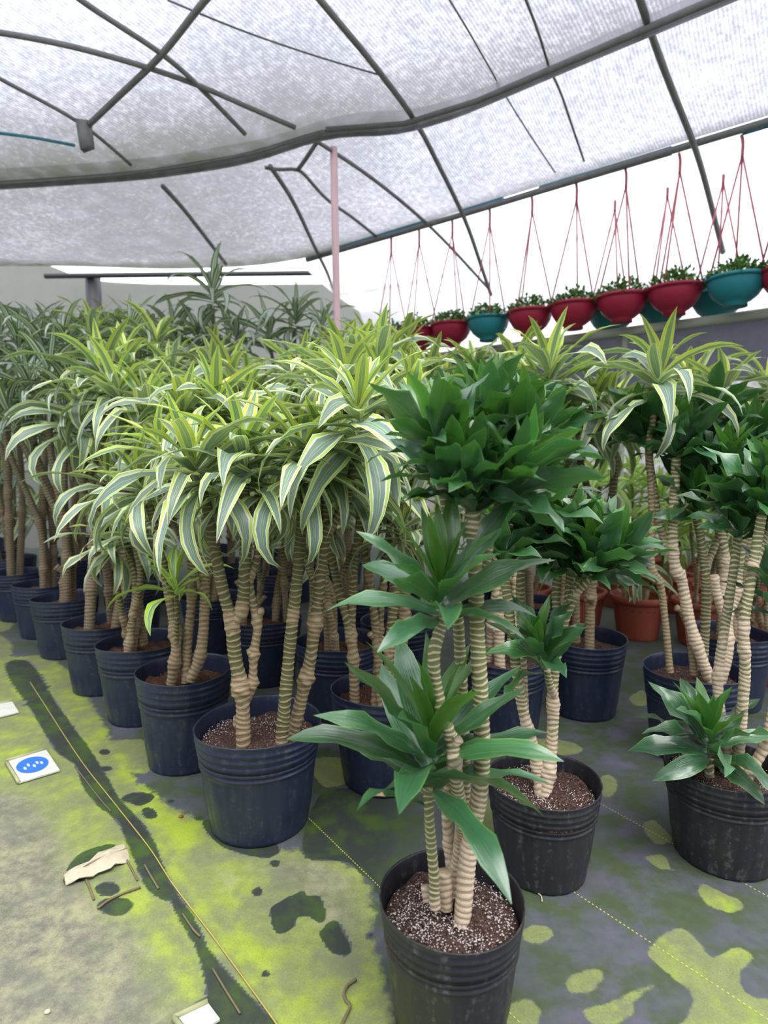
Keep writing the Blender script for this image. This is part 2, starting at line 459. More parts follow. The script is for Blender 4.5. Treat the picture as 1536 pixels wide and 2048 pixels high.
    # dark wet stains
    for pl, w in [([(10, 1335), (60, 1325), (112, 1405), (200, 1530), (240, 1600), (292, 1655), (322, 1720), (345, 1790), (330, 1800), (290, 1770), (262, 1700), (232, 1640), (195, 1610), (165, 1570), (150, 1530), (110, 1500), (70, 1430)], .02),
                  ([(330, 1750), (395, 1850), (420, 1905), (470, 1960), (560, 2070), (430, 2070), (410, 1960), (395, 1900), (345, 1810)], .02),
                  ([(382, 2015), (440, 1990), (470, 2070), (370, 2070)], .02),
                  ([(135, 1745), (150, 1716), (190, 1695), (228, 1690), (225, 1712), (190, 1730), (160, 1765)], .014),
                  (ell(215, 1778, 24, 14), .018), (ell(230, 1812, 34, 18), .02),
                  ([(244, 1598), (262, 1586), (300, 1588), (306, 1598), (282, 1612), (262, 1606)], .010), ([(286, 1618), (300, 1616), (314, 1630), (302, 1638), (288, 1632)], .008),
                  (ell(209, 1504, 11, 6, 8), .006), (ell(213, 1537, 12, 5, 8), .006), (ell(342, 1603, 8, 4, 8), .005), (ell(400, 1636, 8, 4, 8), .005),
                  ([(541, 1835), (545, 1812), (600, 1784), (615, 1792), (640, 1794), (651, 1832), (640, 1844), (616, 1832), (592, 1838), (586, 1856), (556, 1868)], .008),
                  ([(641, 1872), (654, 1850), (676, 1844), (704, 1898), (690, 1911), (664, 1903)], .008),
                  (ell(515, 1784, 10, 9, 8), .006), (ell(550, 1727, 10, 7, 8), .006), (ell(536, 1712, 6, 4, 8), .005), (ell(530, 1948, 9, 6, 8), .006), (ell(742, 1870, 8, 6, 8), .006),
                  ([(604, 1690), (616, 1640), (640, 1590), (700, 1575), (800, 1590), (1000, 1600), (1000, 1780), (770, 1790), (748, 1768), (700, 1728), (650, 1720), (615, 1716)], .015),
                  ([(410, 1640), (440, 1690), (520, 1715), (560, 1700), (520, 1660)], .012),
                  ([(1000, 1500), (1540, 1500), (1900, 1800), (1900, 2300), (1000, 2300)], .05)]:
        sd = poly_sdf(gp(pl), X, Y)
        W = np.maximum(W, soft(sd, max(w, .012)))
    # islands win over the dark side
    isl = np.where(A > 0.62, 1.0, 0.0)
    W = np.where((X > 0.15) & (isl > 0), 0.0, W)
    A = np.where((W > 0.5) & (X < 0.15), 0.18, A)
    n0, n1 = X.shape
    V = np.stack([X.ravel(), Y.ravel(), np.zeros(X.size)], axis=1)
    idx = np.arange(X.size).reshape(n0, n1)
    F = np.stack([idx[:-1, :-1], idx[:-1, 1:], idx[1:, 1:], idx[1:, :-1]], axis=-1).reshape(-1, 4)
    k = N('weed_mat_algae')
    ob = k.obj()
    mp = k.n('ShaderNodeMapping', {0: ob, 'Rotation': (0, 0, math.radians(-48))}).outputs[0]
    n1_ = k.noise(9, 7, ob, 0.62); n2 = k.noise(34, 6, ob, 0.65); n3 = k.noise(210, 5, ob, 0.75); n4 = k.noise(3.0, 5, ob)
    weave = k.n('ShaderNodeTexWave', {'Vector': mp, 'Scale': 130.0, 'Distortion': 0.6}).outputs['Fac']
    mat0 = k.mix(n2, (0.050, 0.057, 0.066), (0.125, 0.14, 0.15))
    mat0 = k.mix(k.ss(n4, 0.5, 0.68), mat0, (0.13, 0.118, 0.18))
    greenish = k.mix(n2, (0.038, 0.06, 0.03), (0.085, 0.12, 0.05))
    mat0 = k.mix(k.ss(n1_, 0.40, 0.62), mat0, greenish)
    mat0 = k.mix(k.math('MULTIPLY', weave, 0.25), mat0, (0.02, 0.02, 0.02))
    mat0 = k.mix(k.math('MULTIPLY', k.ss(n3, 0.60, 0.75), 0.35), mat0, (0.22, 0.21, 0.20))
    olive = k.mix(n2, (0.13, 0.155, 0.06), (0.28, 0.32, 0.12))
    lime = k.mix(n2, (0.23, 0.33, 0.018), (0.44, 0.55, 0.05))
    lf = k.math('ADD', k.attr('lime'), k.math('MULTIPLY', k.math('SUBTRACT', n1_, 0.5), 1.1))
    alg = k.mix(k.ss(lf, 0.42, 0.85), olive, lime)
    dust = k.mix(k.ss(k.math('ADD', k.math('MULTIPLY', n2, .5), k.math('MULTIPLY', n1_, .5)), 0.36, 0.64), (0.115, 0.10, 0.11), (0.31, 0.285, 0.20))
    df = k.math('ADD', k.attr('dust'), k.math('MULTIPLY', k.math('SUBTRACT', n1_, 0.5), 1.5))
    alg = k.mix(k.math('MULTIPLY', k.ss(df, 0.40, 0.95), 0.85), alg, dust)
    alg = k.mix(k.math('MULTIPLY', k.ss(n3, 0.50, 0.70), 0.42), alg, (0.07, 0.075, 0.045))
    alg = k.mix(k.math('MULTIPLY', k.ss(n3, 0.46, 0.30), 0.35), alg, (0.50, 0.52, 0.20))
    vein = k.noise(5.5, 8, ob, 0.72)
    alg = k.mix(k.math('MULTIPLY', k.ss(vein, 0.48, 0.64), 0.55), alg, (0.15, 0.15, 0.12))
    af = k.math('ADD', k.attr('algae'), k.math('MULTIPLY', k.math('SUBTRACT', n2, 0.5), 0.48))
    af = k.math('ADD', af, k.math('MULTIPLY', k.math('SUBTRACT', n1_, 0.5), 0.30))
    c = k.mix(k.math('MULTIPLY', k.ss(af, 0.42, 0.60), 0.93), mat0, alg)
    wf = k.ss(k.math('ADD', k.attr('wet'), k.math('MULTIPLY', k.math('SUBTRACT', k.math('ADD', k.math('MULTIPLY', n2, .6), k.math('MULTIPLY', n1_, .5)), 0.55), 1.2)), 0.40, 0.62)
    dark = k.mix(k.ss(n1_, 0.42, 0.66), (0.028, 0.036, 0.030), (0.045, 0.085, 0.015))
    dark = k.mix(k.math('MULTIPLY', k.ss(n3, 0.62, 0.75), 0.3), dark, (0.16, 0.18, 0.09))
    side = k.math('MULTIPLY', wf, k.ss(k.n('ShaderNodeSeparateXYZ', {0: ob}).outputs[0], 0.2, -0.05))
    c = k.mix(side, c, dark)
    rough = k.math('ADD', 0.5, k.math('MULTIPLY', n2, 0.3))
    sh = k.bsdf(c, rough, k.bump(k.math('ADD', k.math('MULTIPLY', n3, 0.6), k.math('MULTIPLY', weave, 0.3)), 0.22, 0.004), 0.45)
    M['floor'] = k.end(sh)
    o = mesh_obj('floor', V, F, 'floor', None, False, {'algae': A.ravel(), 'wet': W.ravel(), 'dust': D.ravel(), 'lime': L.ravel()})
    tag(o, 'dark woven weed mat stained with lime green algae', 'floor', kind='structure')
    return o

floor = make_floor()

# dotted yellow threads woven in the mat
def thread(a, b):
    P, Q = gnd(*a), gnd(*b)
    d = (Q - P); Ln = np.linalg.norm(d); d /= Ln
    R = np.column_stack([d, np.array((-d[1], d[0], 0)), np.array((0, 0, 1.0))])
    V, F = [], []
    s = 0.0
    while s < Ln:
        v, f = box_geo(P + d * s + np.array((0, 0, .0006)), (0.0046, 0.0022, 0.0012), R)
        F += [tuple(i + len(V) for i in q) for q in f]; V += v
        s += 0.0105
    o = mesh_obj('mat_thread', V, F, 'thread', floor, False)
    o['kind'] = 'stuff'
for a, b in [((700, 1490), (1620, 2095)), ((590, 1610), (1080, 2085)), ((1180, 1596), (1620, 1840))]:
    thread(a, b)

# ------------------------------------------------------------------ roof
Adir = np.array((-0.784, 0.621, 0)); Bdir = np.array((0.621, 0.784, 0))
NEAR2 = [(-9, 1.6, 3.55), (-3.2, 1.7, 3.75), (-1.2, 1.8, 3.78), (0.3, 1.8, 3.75), (1.7, 1.2, 3.66), (6.0, -1.6, 3.75)]
CABLE = [(-9, 5.0, 3.05), (-2.9, 4.5, 3.09), (-1.2, 4.3, 3.15), (-0.38, 4.15, 3.27), (0.28, 4.05, 3.30), (1.42, 3.15, 3.29), (6.6, -0.95, 3.33)]
EAVE = [(-9, 6.6, 3.05), (-4.03, 6.35, 3.08), (-2, 6.3, 3.04), (-0.76, 6.14, 3.10), (0.82, 4.89, 3.11), (2.04, 3.93, 3.13), (7.2, -0.16, 3.16)]

def par(pts, us):
    P = np.asarray(pts, float)
    return np.stack([np.interp(us, np.linspace(0, 1, len(P)), P[:, k]) for k in range(3)], axis=1)

def sheet(name, rails, mat, nu, nv, wave, tint_fn, parent=None, seed=0):
    rng = np.random.RandomState(seed)
    us = np.linspace(0, 1, nu)
    R = [spline(np.asarray(r, float), nu) for r in rails]
    V = []; dark_tints = []
    ph = rng.rand(8) * 6.28
    for j in range(nv):
        t = j / (nv - 1) * (len(R) - 1)
        i = min(int(t), len(R) - 2); f = t - i
        row = R[i] * (1 - f) + R[i + 1] * f
        sag = math.sin(math.pi * f)
        row = row.copy()
        row[:, 2] += -0.05 * sag + wave * sag * (np.sin(us * 23 + ph[0] + 2 * f) * .5 + np.sin(us * 51 + ph[1] - 3 * f) * .3 + np.sin(us * 9 + ph[2]) * .6)
        V.append(row); dark_tints.append(tint_fn(us, j / (nv - 1)))
    V = np.vstack(V)
    idx = np.arange(nu * nv).reshape(nv, nu)
    F = np.stack([idx[:-1, :-1], idx[:-1, 1:], idx[1:, 1:], idx[1:, :-1]], axis=-1).reshape(-1, 4)
    return mesh_obj(name, V, F, mat, parent, True, {'age': np.concatenate(dark_tints)})

def tint_near(us, v):  # grazing-angle darkness towards the cable, put into the net's colour and opacity
    left = np.clip((0.64 - us) * 5.0, 0, 1)
    return np.clip((v - 0.58) / 0.40, 0, 1) ** 1.4 * (0.30 + .70 * left)
def tint_far(us, v):
    left = np.clip((0.56 - us) * 7.0, 0, 1)
    return np.clip(0.62 * left + np.clip((v - 0.88) / .1, 0, 1) * .6, 0, 1)
ceil_ = sheet('ceiling', [NEAR2, CABLE], 'net', 160, 30, 0.03, tint_near, None, 1)
tag(ceil_, 'sagging grey shade net stretched over roof pipes', 'ceiling', kind='structure')
far_start = [(x + .12, y + .02, z + 0.10) for x, y, z in CABLE]
net2 = sheet('shade_net', [far_start, EAVE], 'net', 140, 22, 0.04, tint_far, ceil_, 2)
# hanging hem under the cable
hem_lo = [(x, y + .03, z - (0.022 + 0.012 * math.sin(x * 9))) for x, y, z in CABLE]
hem = sheet('net_hem', [CABLE, hem_lo], 'net', 140, 4, 0.0, lambda us, v: np.full(us.shape, .9) * np.clip((.75 - us) * 4, .2, 1), ceil_, 3)

def plan_h(x, y):
    """approximate net height at a plan point"""
    b = x * .621 + y * .784
    return min(3.98 - 0.2 * b, 3.95)
# pipes along the house (purlins)
tube('purlin_pipe', [(-0.38, 4.12, 3.25), (0.28, 4.02, 3.27), (1.42, 3.12, 3.25), (6.6, -0.98, 3.29)], 0.017, 'pipe', ceil_)
tube('cable', [(-9, 5.0, 3.02), (-2.9, 4.48, 3.06), (-1.2, 4.28, 3.12), (-0.38, 4.12, 3.24)], 0.009, 'pipe', ceil_)
tube('eave_pipe', [(-0.76, 6.12, 3.07), (0.82, 4.87, 3.07), (2.04, 3.91, 3.09), (7.2, -0.18, 3.12)], 0.024, 'pipe', ceil_)
for t0, t1 in [(-1.15, -0.35), (0.05, 0.95), (1.25, 1.62), (2.0, 3.0)]:
    a = np.array((1.9, 4.04, 3.095)) + Adir * t0; b = np.array((1.9, 4.04, 3.09)) + Adir * t1
    tube('blue_wrap', [a, b], 0.030, 'pipe_blue', ceil_)
from mathutils.bvhtree import BVHTree
def bvh(o):
    me = o.data
    return BVHTree.FromPolygons([v.co.copy() for v in me.vertices], [tuple(p.vertices) for p in me.polygons])
TREES = [bvh(ceil_), bvh(net2)]
def ray_pipe(name, pts, r, mat='pipe', clear=0.035):
    """pipe carried just under the net along the given directions"""
    n = 5 * (len(pts) - 1) + 1
    Q = spline(pts, n)
    out = []
    for px, py, Y in Q:
        p = at(px, py, Y)
        d = Vector(p) - Vector((0, 0, EYE)); d.normalize()
        best = None
        for t in TREES:
            h = t.ray_cast(Vector((0, 0, EYE)), d)
            if h[0] is not None and (best is None or h[3] < best): best = h[3]
        if best is not None:
            p = np.array(Vector((0, 0, EYE)) + d * (best - clear - r))
        out.append(p)
    out = np.array(out)
    for _ in range(3):
        out[1:-1] = out[1:-1] * .5 + (out[:-2] + out[2:]) * .25
    V, F, _ = tube_geo(out, np.full(n, r), 8)
    return mesh_obj(name, V, F, mat, ceil_)
# hoops crossing the house
ray_pipe('hoop_pipe', [(1250, -90, 2.85), (1280, 0, 3.0), (1312, 95, 3.17), (1350, 195, 3.55), (1392, 300, 3.95), (1420, 400, 4.35), (1446, 505, 4.75)], 0.0187)
ray_pipe('hoop_pipe', [(560, -100, 3.0), (640, 0, 3.3), (740, 120, 3.62), (830, 240, 4.0), (862, 300, 4.3), (930, 438, 4.95), (955, 510, 5.4), (982, 590, 5.8)], 0.0172)
ray_pipe('hoop_pipe', [(60, -80, 2.95), (160, 0, 3.2), (325, 108, 3.55), (395, 170, 3.7), (490, 268, 4.05)], 0.0140)
ray_pipe('hoop_pipe', [(540, 332, 4.3), (585, 400, 4.9), (632, 500, 5.9), (655, 545, 6.3), (680, 610, 6.9)], 0.0172)
ray_pipe('hoop_pipe', [(-80, 110, 3.5), (0, 158, 3.6), (160, 245, 3.85), (262, 330, 4.15)], 0.0109)
ray_pipe('hoop_pipe', [(325, 372, 4.6), (365, 415, 5.1), (452, 528, 6.2)], 0.0172)
ray_pipe('hoop_pipe', [(632, 282, 4.2), (700, 325, 4.6), (775, 380, 5.0), (870, 462, 5.3), (975, 575, 5.8)], 0.0140)
ray_pipe('hoop_pipe', [(1040, -30, 3.0), (1075, 60, 3.2), (1100, 140, 3.45), (1118, 175, 3.55), (1140, 240, 3.95), (1168, 322, 4.35)], 0.0070)
ray_pipe('hoop_pipe', [(880, -30, 3.2), (930, 50, 3.35), (1010, 190, 3.85), (1060, 270, 4.2), (1110, 345, 4.6)], 0.0047)
ray_pipe('purlin_pipe', [(470, -62, 3.05), (410, 0, 3.15), (325, 108, 3.5), (240, 190, 3.7), (172, 255, 3.9)], 0.0172)
ray_pipe('brace_wire', [(-60, 58, 3.3), (0, 65, 3.35), (140, 92, 3.45), (285, 132, 3.6), (395, 170, 3.7), (500, 216, 3.9), (590, 255, 4.05)], 0.015)
ray_pipe('brace_wire', [(335, 0, 3.0), (480, 60, 3.3), (640, 115, 3.6), (760, 150, 3.8)], 0.005)
ray_pipe('brace_wire', [(640, 275, 4.15), (610, 320, 4.3), (597, 338, 4.35)], 0.016)
ray_pipe('frayed_rope', [(530, 335, 4.3), (560, 340, 4.32), (597, 338, 4.35), (620, 362, 4.5), (655, 400, 4.8), (705, 435, 5.0), (755, 475, 5.3)], 0.013)
ray_pipe('blue_wrap', [(-40, 262, 3.9), (60, 274, 3.9), (150, 291, 3.9)], 0.010, 'pipe_blue')
# rag tied at the pipe joint
rag = [at(150, 236, 3.86), at(176, 240, 3.9), at(182, 290, 3.9), at(160, 298, 3.88)]
V = [p + np.array((0, dy, 0)) for dy in (0, .05) for p in rag]
rg = mesh_obj('rag', V, [(0, 1, 2, 3), (7, 6, 5, 4), (0, 4, 5, 1), (1, 5, 6, 2), (2, 6, 7, 3), (3, 7, 4, 0)], 'pipe', ceil_)
# clear film beyond the eave, running down to the ground
rails = [[(-0.9, 6.2, 3.12), (0.82, 4.95, 3.13), (2.04, 3.99, 3.16), (7.2, -0.1, 3.18)]]
for b, h in [(1.0, 2.78), (1.45, 2.12)]:
    rails.append([(x + Bdir[0] * b, y + Bdir[1] * b, h) for x, y, z in rails[0]])
film = sheet('wall_right', rails, 'film', 120, 60, 0.02, lambda us, v: np.exp(-((v - .30 - .03 * np.sin(us * 17)) / .018) ** 2) * .5 + np.exp(-((v - .62) / .02) ** 2) * .25, None, 5)
tag(film, 'bright translucent film wall behind the hanging bowls', 'wall', kind='structure')
r2 = [[(x + Bdir[0] * 1.46, y + Bdir[1] * 1.46, 2.10) for x, y, z in rails[0]], [(x + Bdir[0] * 1.50, y + Bdir[1] * 1.50, 0.0) for x, y, z in rails[0]]]
inet = sheet('insect_net', r2, 'insect_net', 60, 10, 0.01, lambda us, v: np.full(us.shape, .1), film, 6)
# back wall and side wall
bw = sheet('wall_back', [[(-9, 7.5, 3.62), (-4.6, 7.4, 3.50), (-3.2, 7.4, 3.22), (0.2, 7.45, 3.22)], [(-9, 7.6, 0), (-4.6, 7.5, 0), (-3.2, 7.5, 0), (0.2, 7.55, 0)]], 'curtain', 90, 14, 0.06, lambda us, v: np.full(us.shape, .25), None, 7)
tag(bw, 'grey net curtain hanging along the far end wall', 'wall', kind='structure')
tube('post', [at(186, 555, 7.2), np.array((at(186, 555, 7.2)[0], 7.2, 0))], 0.085, 'post_dark', bw, seg=10)
tube('batten', [at(90, 552, 7.1), at(640, 546, 7.1)], 0.03, 'post_dark', bw, seg=8)
lw = sheet('wall_left', [[(-8.6, 7.6, 3.2), (-8.6, 2, 3.3), (-8.6, -2.5, 3.6)], [(-8.7, 7.6, 0), (-8.7, 2, 0), (-8.7, -2.5, 0)]], 'curtain', 60, 8, 0.05, lambda us, v: np.full(us.shape, .2), None, 8)
tag(lw, 'grey net curtain along the left side of the tunnel', 'wall', kind='structure')
fw = sheet('wall_light_block', [[(-9, -2.6, 3.7), (0, -2.6, 4.0), (8, -2.9, 3.8)], [(-9, -2.6, 0), (0, -2.6, 0), (8, -2.9, 0)]], 'insect_net', 40, 8, 0.03, lambda us, v: np.full(us.shape, .1), None, 9)  # added out of view to cut the frontal light from the open end
tag(fw, 'added grey net wall behind the camera, blocking frontal light', 'wall', kind='structure')
pp = empty('support_pole', (at(684, 500, 4.45)[0], 4.45, 0))
tube('pole', [(-0.012, 0, 0), (-0.055, 0, 3.30)], 0.026, 'pink_pole', pp, seg=12)
tube('collar', [(-0.012, 0, 0), (-0.013, 0, 0.05)], 0.045, 'pink_pole', pp, seg=12)
tag(pp, 'pale pink painted pole rising to the sagging net', 'pole')

# ------------------------------------------------------------------ bowl shelf rail and hanging bowls
LINE0 = np.array((1.9, 4.04, 0.0))
rl = empty('bowl_rail', LINE0 + Bdir * 0.16)
ra = LINE0 + Bdir * 0.16
tube('rail_tube', [(Adir * -2.6)[:3] + np.array((0, 0, 2.02)), Adir * 4.2 + np.array((0, 0, 2.0))], 0.035, 'rail', rl, seg=10)
V, F = box_geo(Adir * 0.8 + np.array((0, 0, 1.80)), (6.6, 0.012, 0.38), np.column_stack([Adir, Bdir, np.array((0, 0, 1.0))]))
mesh_obj('panel', V, F, 'panel', rl, False)
for t in (-1.55, 0.35, 2.3, 4.1):
    tube('rail_post', [Adir * t, Adir * t + np.array((0, 0, 2.0))], 0.024, 'rail', rl, seg=8)
tag(rl, 'long grey green pipe rail beneath the row of bowls', 'rail')

def bowl(px, color, row, label, R=0.168, twist=0.0, zlift=0.0):
    u = (px - 768) / FPX
    base = LINE0 + Bdir * (0.0 if row == 0 else 0.34)
    # intersect the plan ray with the bowl line
    t = (base[0] - u * base[1]) / (u * Adir[1] - Adir[0])
    c = base + Adir * t
    z = 2.045 + zlift
    o = empty('hanging_bowl', (c[0], c[1], z))
    r = R
    prof = [(r * .40, 0), (r * .42, .0), (r * .40, .022), (r * .52, .032), (r * .74, .062), (r * .90, .105), (r * .96, .145), (r * .97, .158), (r * 1.05, .160), (r * 1.06, .178), (r * .98, .180), (r * .92, .165), (r * .80, .10), (r * .4, .05)]
    lathe('bowl', prof, 28, color, o)
    lathe('soil', [(r * .05, .135), (r * .5, .140), (r * .90, .135), (r * .92, .12)], 20, 'soil_brown', o)
    rng = random.Random(int(px * 7 + row))
    V, F = [], []
    for i in range(380):
        a = rng.uniform(0, 6.283); q = math.sqrt(rng.random())
        rr = r * 1.02 * q
        zz = .165 + (1 - q * q) * .085 * rng.uniform(.4, 1.4) + rng.uniform(0, .045)
        cx, cy = rr * math.cos(a), rr * math.sin(a)
        ln = rng.uniform(.022, .044); w = ln * .32
        el = rng.uniform(.1, 1.4); az = a + rng.uniform(-1, 1)
        d = np.array((math.cos(az) * math.cos(el), math.sin(az) * math.cos(el), math.sin(el)))
        s = np.array((-math.sin(az), math.cos(az), 0)) * w
        p = np.array((cx, cy, zz - .02)); k = len(V)
        n = np.cross(d, s / w) * w * .4
        V += [p, p + d * ln * .5 + s, p + d * ln, p + d * ln * .5 - s, p + d * ln * .5 + n]
        F += [(k, k + 1, k + 4), (k + 1, k + 2, k + 4), (k + 2, k + 3, k + 4), (k + 3, k, k + 4)]
    fo = mesh_obj('foliage', V, F, 'succulent', o, False)
    fo['kind'] = 'stuff'
    hz = 3.07 - z
    for i in range(3):
        a = twist + i * 2.094
        p0 = (r * 1.02 * math.cos(a), r * 1.02 * math.sin(a), .165)
        tube('hanger_strap', [p0, (0.0, 0.0, hz - .12)], 0.0055, 'hanger', o, seg=5)
    tube('hanger_hook', [(0, 0, hz - .14), (0, 0, hz - .05), (0.0, 0.02, hz)], 0.010, 'hanger', o, seg=6, n=6)
    tag(o, label, 'hanging basket', 'bowls hanging along the eave')
    return o
BOWLS = [(1560, 'bowl_red', 0, 'crimson bowl cut off by the right edge of the photo'),
         (1452, 'bowl_teal', 0, 'large teal bowl hanging nearest to the right edge'),
         (1334, 'bowl_red', 0, 'crimson bowl hanging just left of the large teal bowl'),
         (1232, 'bowl_red', 0, 'crimson bowl, second to the left of the large teal bowl'),
         (1138, 'bowl_red', 0, 'crimson bowl, third to the left of the large teal bowl'),
         (1053, 'bowl_red', 0, 'crimson bowl just right of the small far teal bowl'),
         (972, 'bowl_teal', 0, 'far teal bowl hanging between two crimson bowls'),
         (900, 'bowl_red', 0, 'crimson bowl just left of the far teal bowl'),
         (836, 'bowl_red', 0, 'blurred crimson bowl, second to the left of the far teal bowl'),
         (782, 'bowl_red', 0, 'leftmost blurred crimson bowl above the lime striped leaves'),
         (1418, 'bowl_teal', 1, 'teal bowl half hidden behind the large teal bowl'),
         (1312, 'bowl_teal', 1, 'dark teal bowl peeking out behind a crimson bowl'),
         (1212, 'bowl_teal', 1, 'teal rim showing behind the second crimson bowl')]
for i, (px, c, row, lb) in enumerate(BOWLS):
    bowl(px, c, row, lb, twist=0.4 + i * .7)

# ------------------------------------------------------------------ leaves
def leaf_mesh(name, mat, wr, bend, fold, wavy, twist, peak, seed, tip=1.0, ns=9):
    """unit-length leaf along +X, blade across Y, upper side +Z"""
    rng = np.random.RandomState(seed)
    ph = rng.rand(3) * 6.28
    t = np.linspace(0, 1, ns)
    ang = -bend * t ** 1.8
    dx, dz = np.cos(ang), np.sin(ang)
    x = np.concatenate([[0], np.cumsum((dx[1:] + dx[:-1]) / 2)]) / (ns - 1)
    z = np.concatenate([[0], np.cumsum((dz[1:] + dz[:-1]) / 2)]) / (ns - 1)
    side = 0.05 * np.sin(t * 2.4 + ph[2]) * t
    e = math.log(0.5) / math.log(peak)
    w = wr * np.sin(math.pi * np.clip(t ** e, 0, 1)) ** 0.85
    w = np.maximum(w, wr * 0.42 * (1 - t / 0.35) * (t < .35))
    w[-1] = wr * 0.012
    us = np.array((0, .25, .5, .75, 1.0))
    V, UV = [], []
    for i in range(ns):
        tw = twist * t[i] ** 1.3
        nx, nz = -math.sin(ang[i]), math.cos(ang[i])
        for u in us:
            c = (u - .5) * w[i]
            up = fold * abs(c) * (1 - .55 * t[i]) + wavy * w[i] * math.sin(t[i] * 13 + ph[0] + (0 if u < .5 else 1.9)) * abs(u - .5) * 2 * math.sin(math.pi * t[i])
            yy = c * math.cos(tw) - up * math.sin(tw)
            uu = c * math.sin(tw) + up * math.cos(tw)
            V.append((x[i] + nx * uu, side[i] + yy, z[i] + nz * uu)); UV.append((u, t[i]))
    F = []
    for i in range(ns - 1):
        for j in range(4):
            a = i * 5 + j
            F.append((a, a + 5, a + 6, a + 1))
    me = bpy.data.meshes.new(name)
    me.from_pydata(V, [], F)
    me.polygons.foreach_set('use_smooth', [True] * len(F))
    ul = me.uv_layers.new(name='UVMap')
    li = np.zeros(len(me.loops), dtype=np.int32)
    me.loops.foreach_get('vertex_index', li)
    ul.data.foreach_set('uv', np.asarray(UV, dtype=np.float32)[li].ravel())
    me.materials.append(M[mat])
    return me

LEAF = {}
rl_ = random.Random(5)
def variants(key, mat, wr, bends, fold, wavy, peak, tw=0.5, n=12):
    out = []
    for i in range(n):
        b = bends[0] + (bends[1] - bends[0]) * i / (n - 1)
        out.append(leaf_mesh('leaf_' + key, mat, wr * rl_.uniform(.88, 1.12), b, fold * rl_.uniform(.7, 1.3), wavy * rl_.uniform(.5, 1.5), rl_.uniform(-tw, tw), peak * rl_.uniform(.92, 1.08), 31 * i + len(key)))
    LEAF[key] = out     # sorted by droop, stiff first
variants('lemon', 'lemon', 0.165, (0.45, 2.5), 0.40, 0.16, 0.36, 0.7)
variants('lemon_new', 'lemon_new', 0.165, (0.5, 2.0), 0.45, 0.14, 0.38, 0.5)
variants('lime', 'lime', 0.17, (0.2, 1.7), 0.5, 0.12, 0.42, 0.5)
variants('white', 'white', 0.130, (0.7, 2.8), 0.45, 0.10, 0.38, 0.6)
variants('compact', 'compact', 0.285, (-0.1, 1.35), 0.50, 0.24, 0.47, 0.6)
variants('compact_new', 'compact_new', 0.27, (0.05, 0.7), 0.7, 0.10, 0.46, 0.3)
variants('strap', 'compact', 0.225, (0.05, 0.85), 0.45, 0.14, 0.45, 0.5)
variants('strap_new', 'compact_new', 0.21, (0.1, 0.7), 0.6, 0.10, 0.45, 0.3)
#           leaf, inner leaf, n, length, elevation top, elevation low, crown depth
STYLE = {'lemon': ('lemon', 'lemon_new', 25, 0.335, 74, -24, 0.13),
         'lime': ('lime', 'lime', 14, 0.22, 82, 0, 0.07),
         'white': ('white', 'white', 20, 0.38, 82, -12, 0.14),
         'compact': ('compact', 'compact_new', 28, 0.155, 86, 24, 0.09),
         'strap': ('strap', 'strap_new', 22, 0.23, 84, 8, 0.12)}
n_leaf = [0]
def crown(parent, pos, axis, style, rng, n=None, L=None, el_low=None, spread=1.0):
    leaf, inner, n0, L0, e1, e0, dep = STYLE[style]
    n = n or n0; L = L or L0
    if el_low is not None: e0 = el_low
    axis = np.asarray(axis, float); axis /= np.linalg.norm(axis)
    ref = np.array((1.0, 0, 0)) if abs(axis[0]) < .8 else np.array((0, 1.0, 0))
    b1 = np.cross(axis, ref); b1 /= np.linalg.norm(b1)
    b2 = np.cross(axis, b1)
    az = rng.uniform(0, 6.28)
    for i in range(n):
        f = (i + 0.5) / n
        az += 2.39996 + rng.uniform(-.35, .35)
        el = math.radians(e1 + (e0 - e1) * f ** 0.85 + rng.uniform(-9, 9))
        out = math.cos(az) * b1 + math.sin(az) * b2
        X = math.cos(el) * out + math.sin(el) * axis
        Z = math.cos(el) * axis - math.sin(el) * out
        ro = rng.uniform(-1, 1) * (.75 if style in ('compact', 'strap') else .45) * min(1, f * 3)
        Y = np.cross(Z, X)
        Y, Z = Y * math.cos(ro) + Z * math.sin(ro), Z * math.cos(ro) - Y * math.sin(ro)
        ln = L * (0.55 + 0.5 * min(1, f * 2.2)) * rng.uniform(.82, 1.12)
        if f > .85: ln *= .85
        vs = LEAF[inner if f < .30 else leaf]
        k = int(min(len(vs) - 1, max(0, (0.15 + 0.75 * f + rng.uniform(-.28, .28)) * len(vs))))
        o = bpy.data.objects.new('leaf', vs[k])
        COL.objects.link(o)
        o.parent = parent
        p = pos + axis * (dep * L / L0 * (1 - f) * .9) + out * 0.006
        fl = rng.choice((1, -1))
        R = Matrix(((X[0] * ln, Y[0] * ln * fl, Z[0] * ln, p[0]), (X[1] * ln, Y[1] * ln * fl, Z[1] * ln, p[1]), (X[2] * ln, Y[2] * ln * fl, Z[2] * ln, p[2]), (0, 0, 0, 1)))
        o.matrix_local = R
        n_leaf[0] += 1

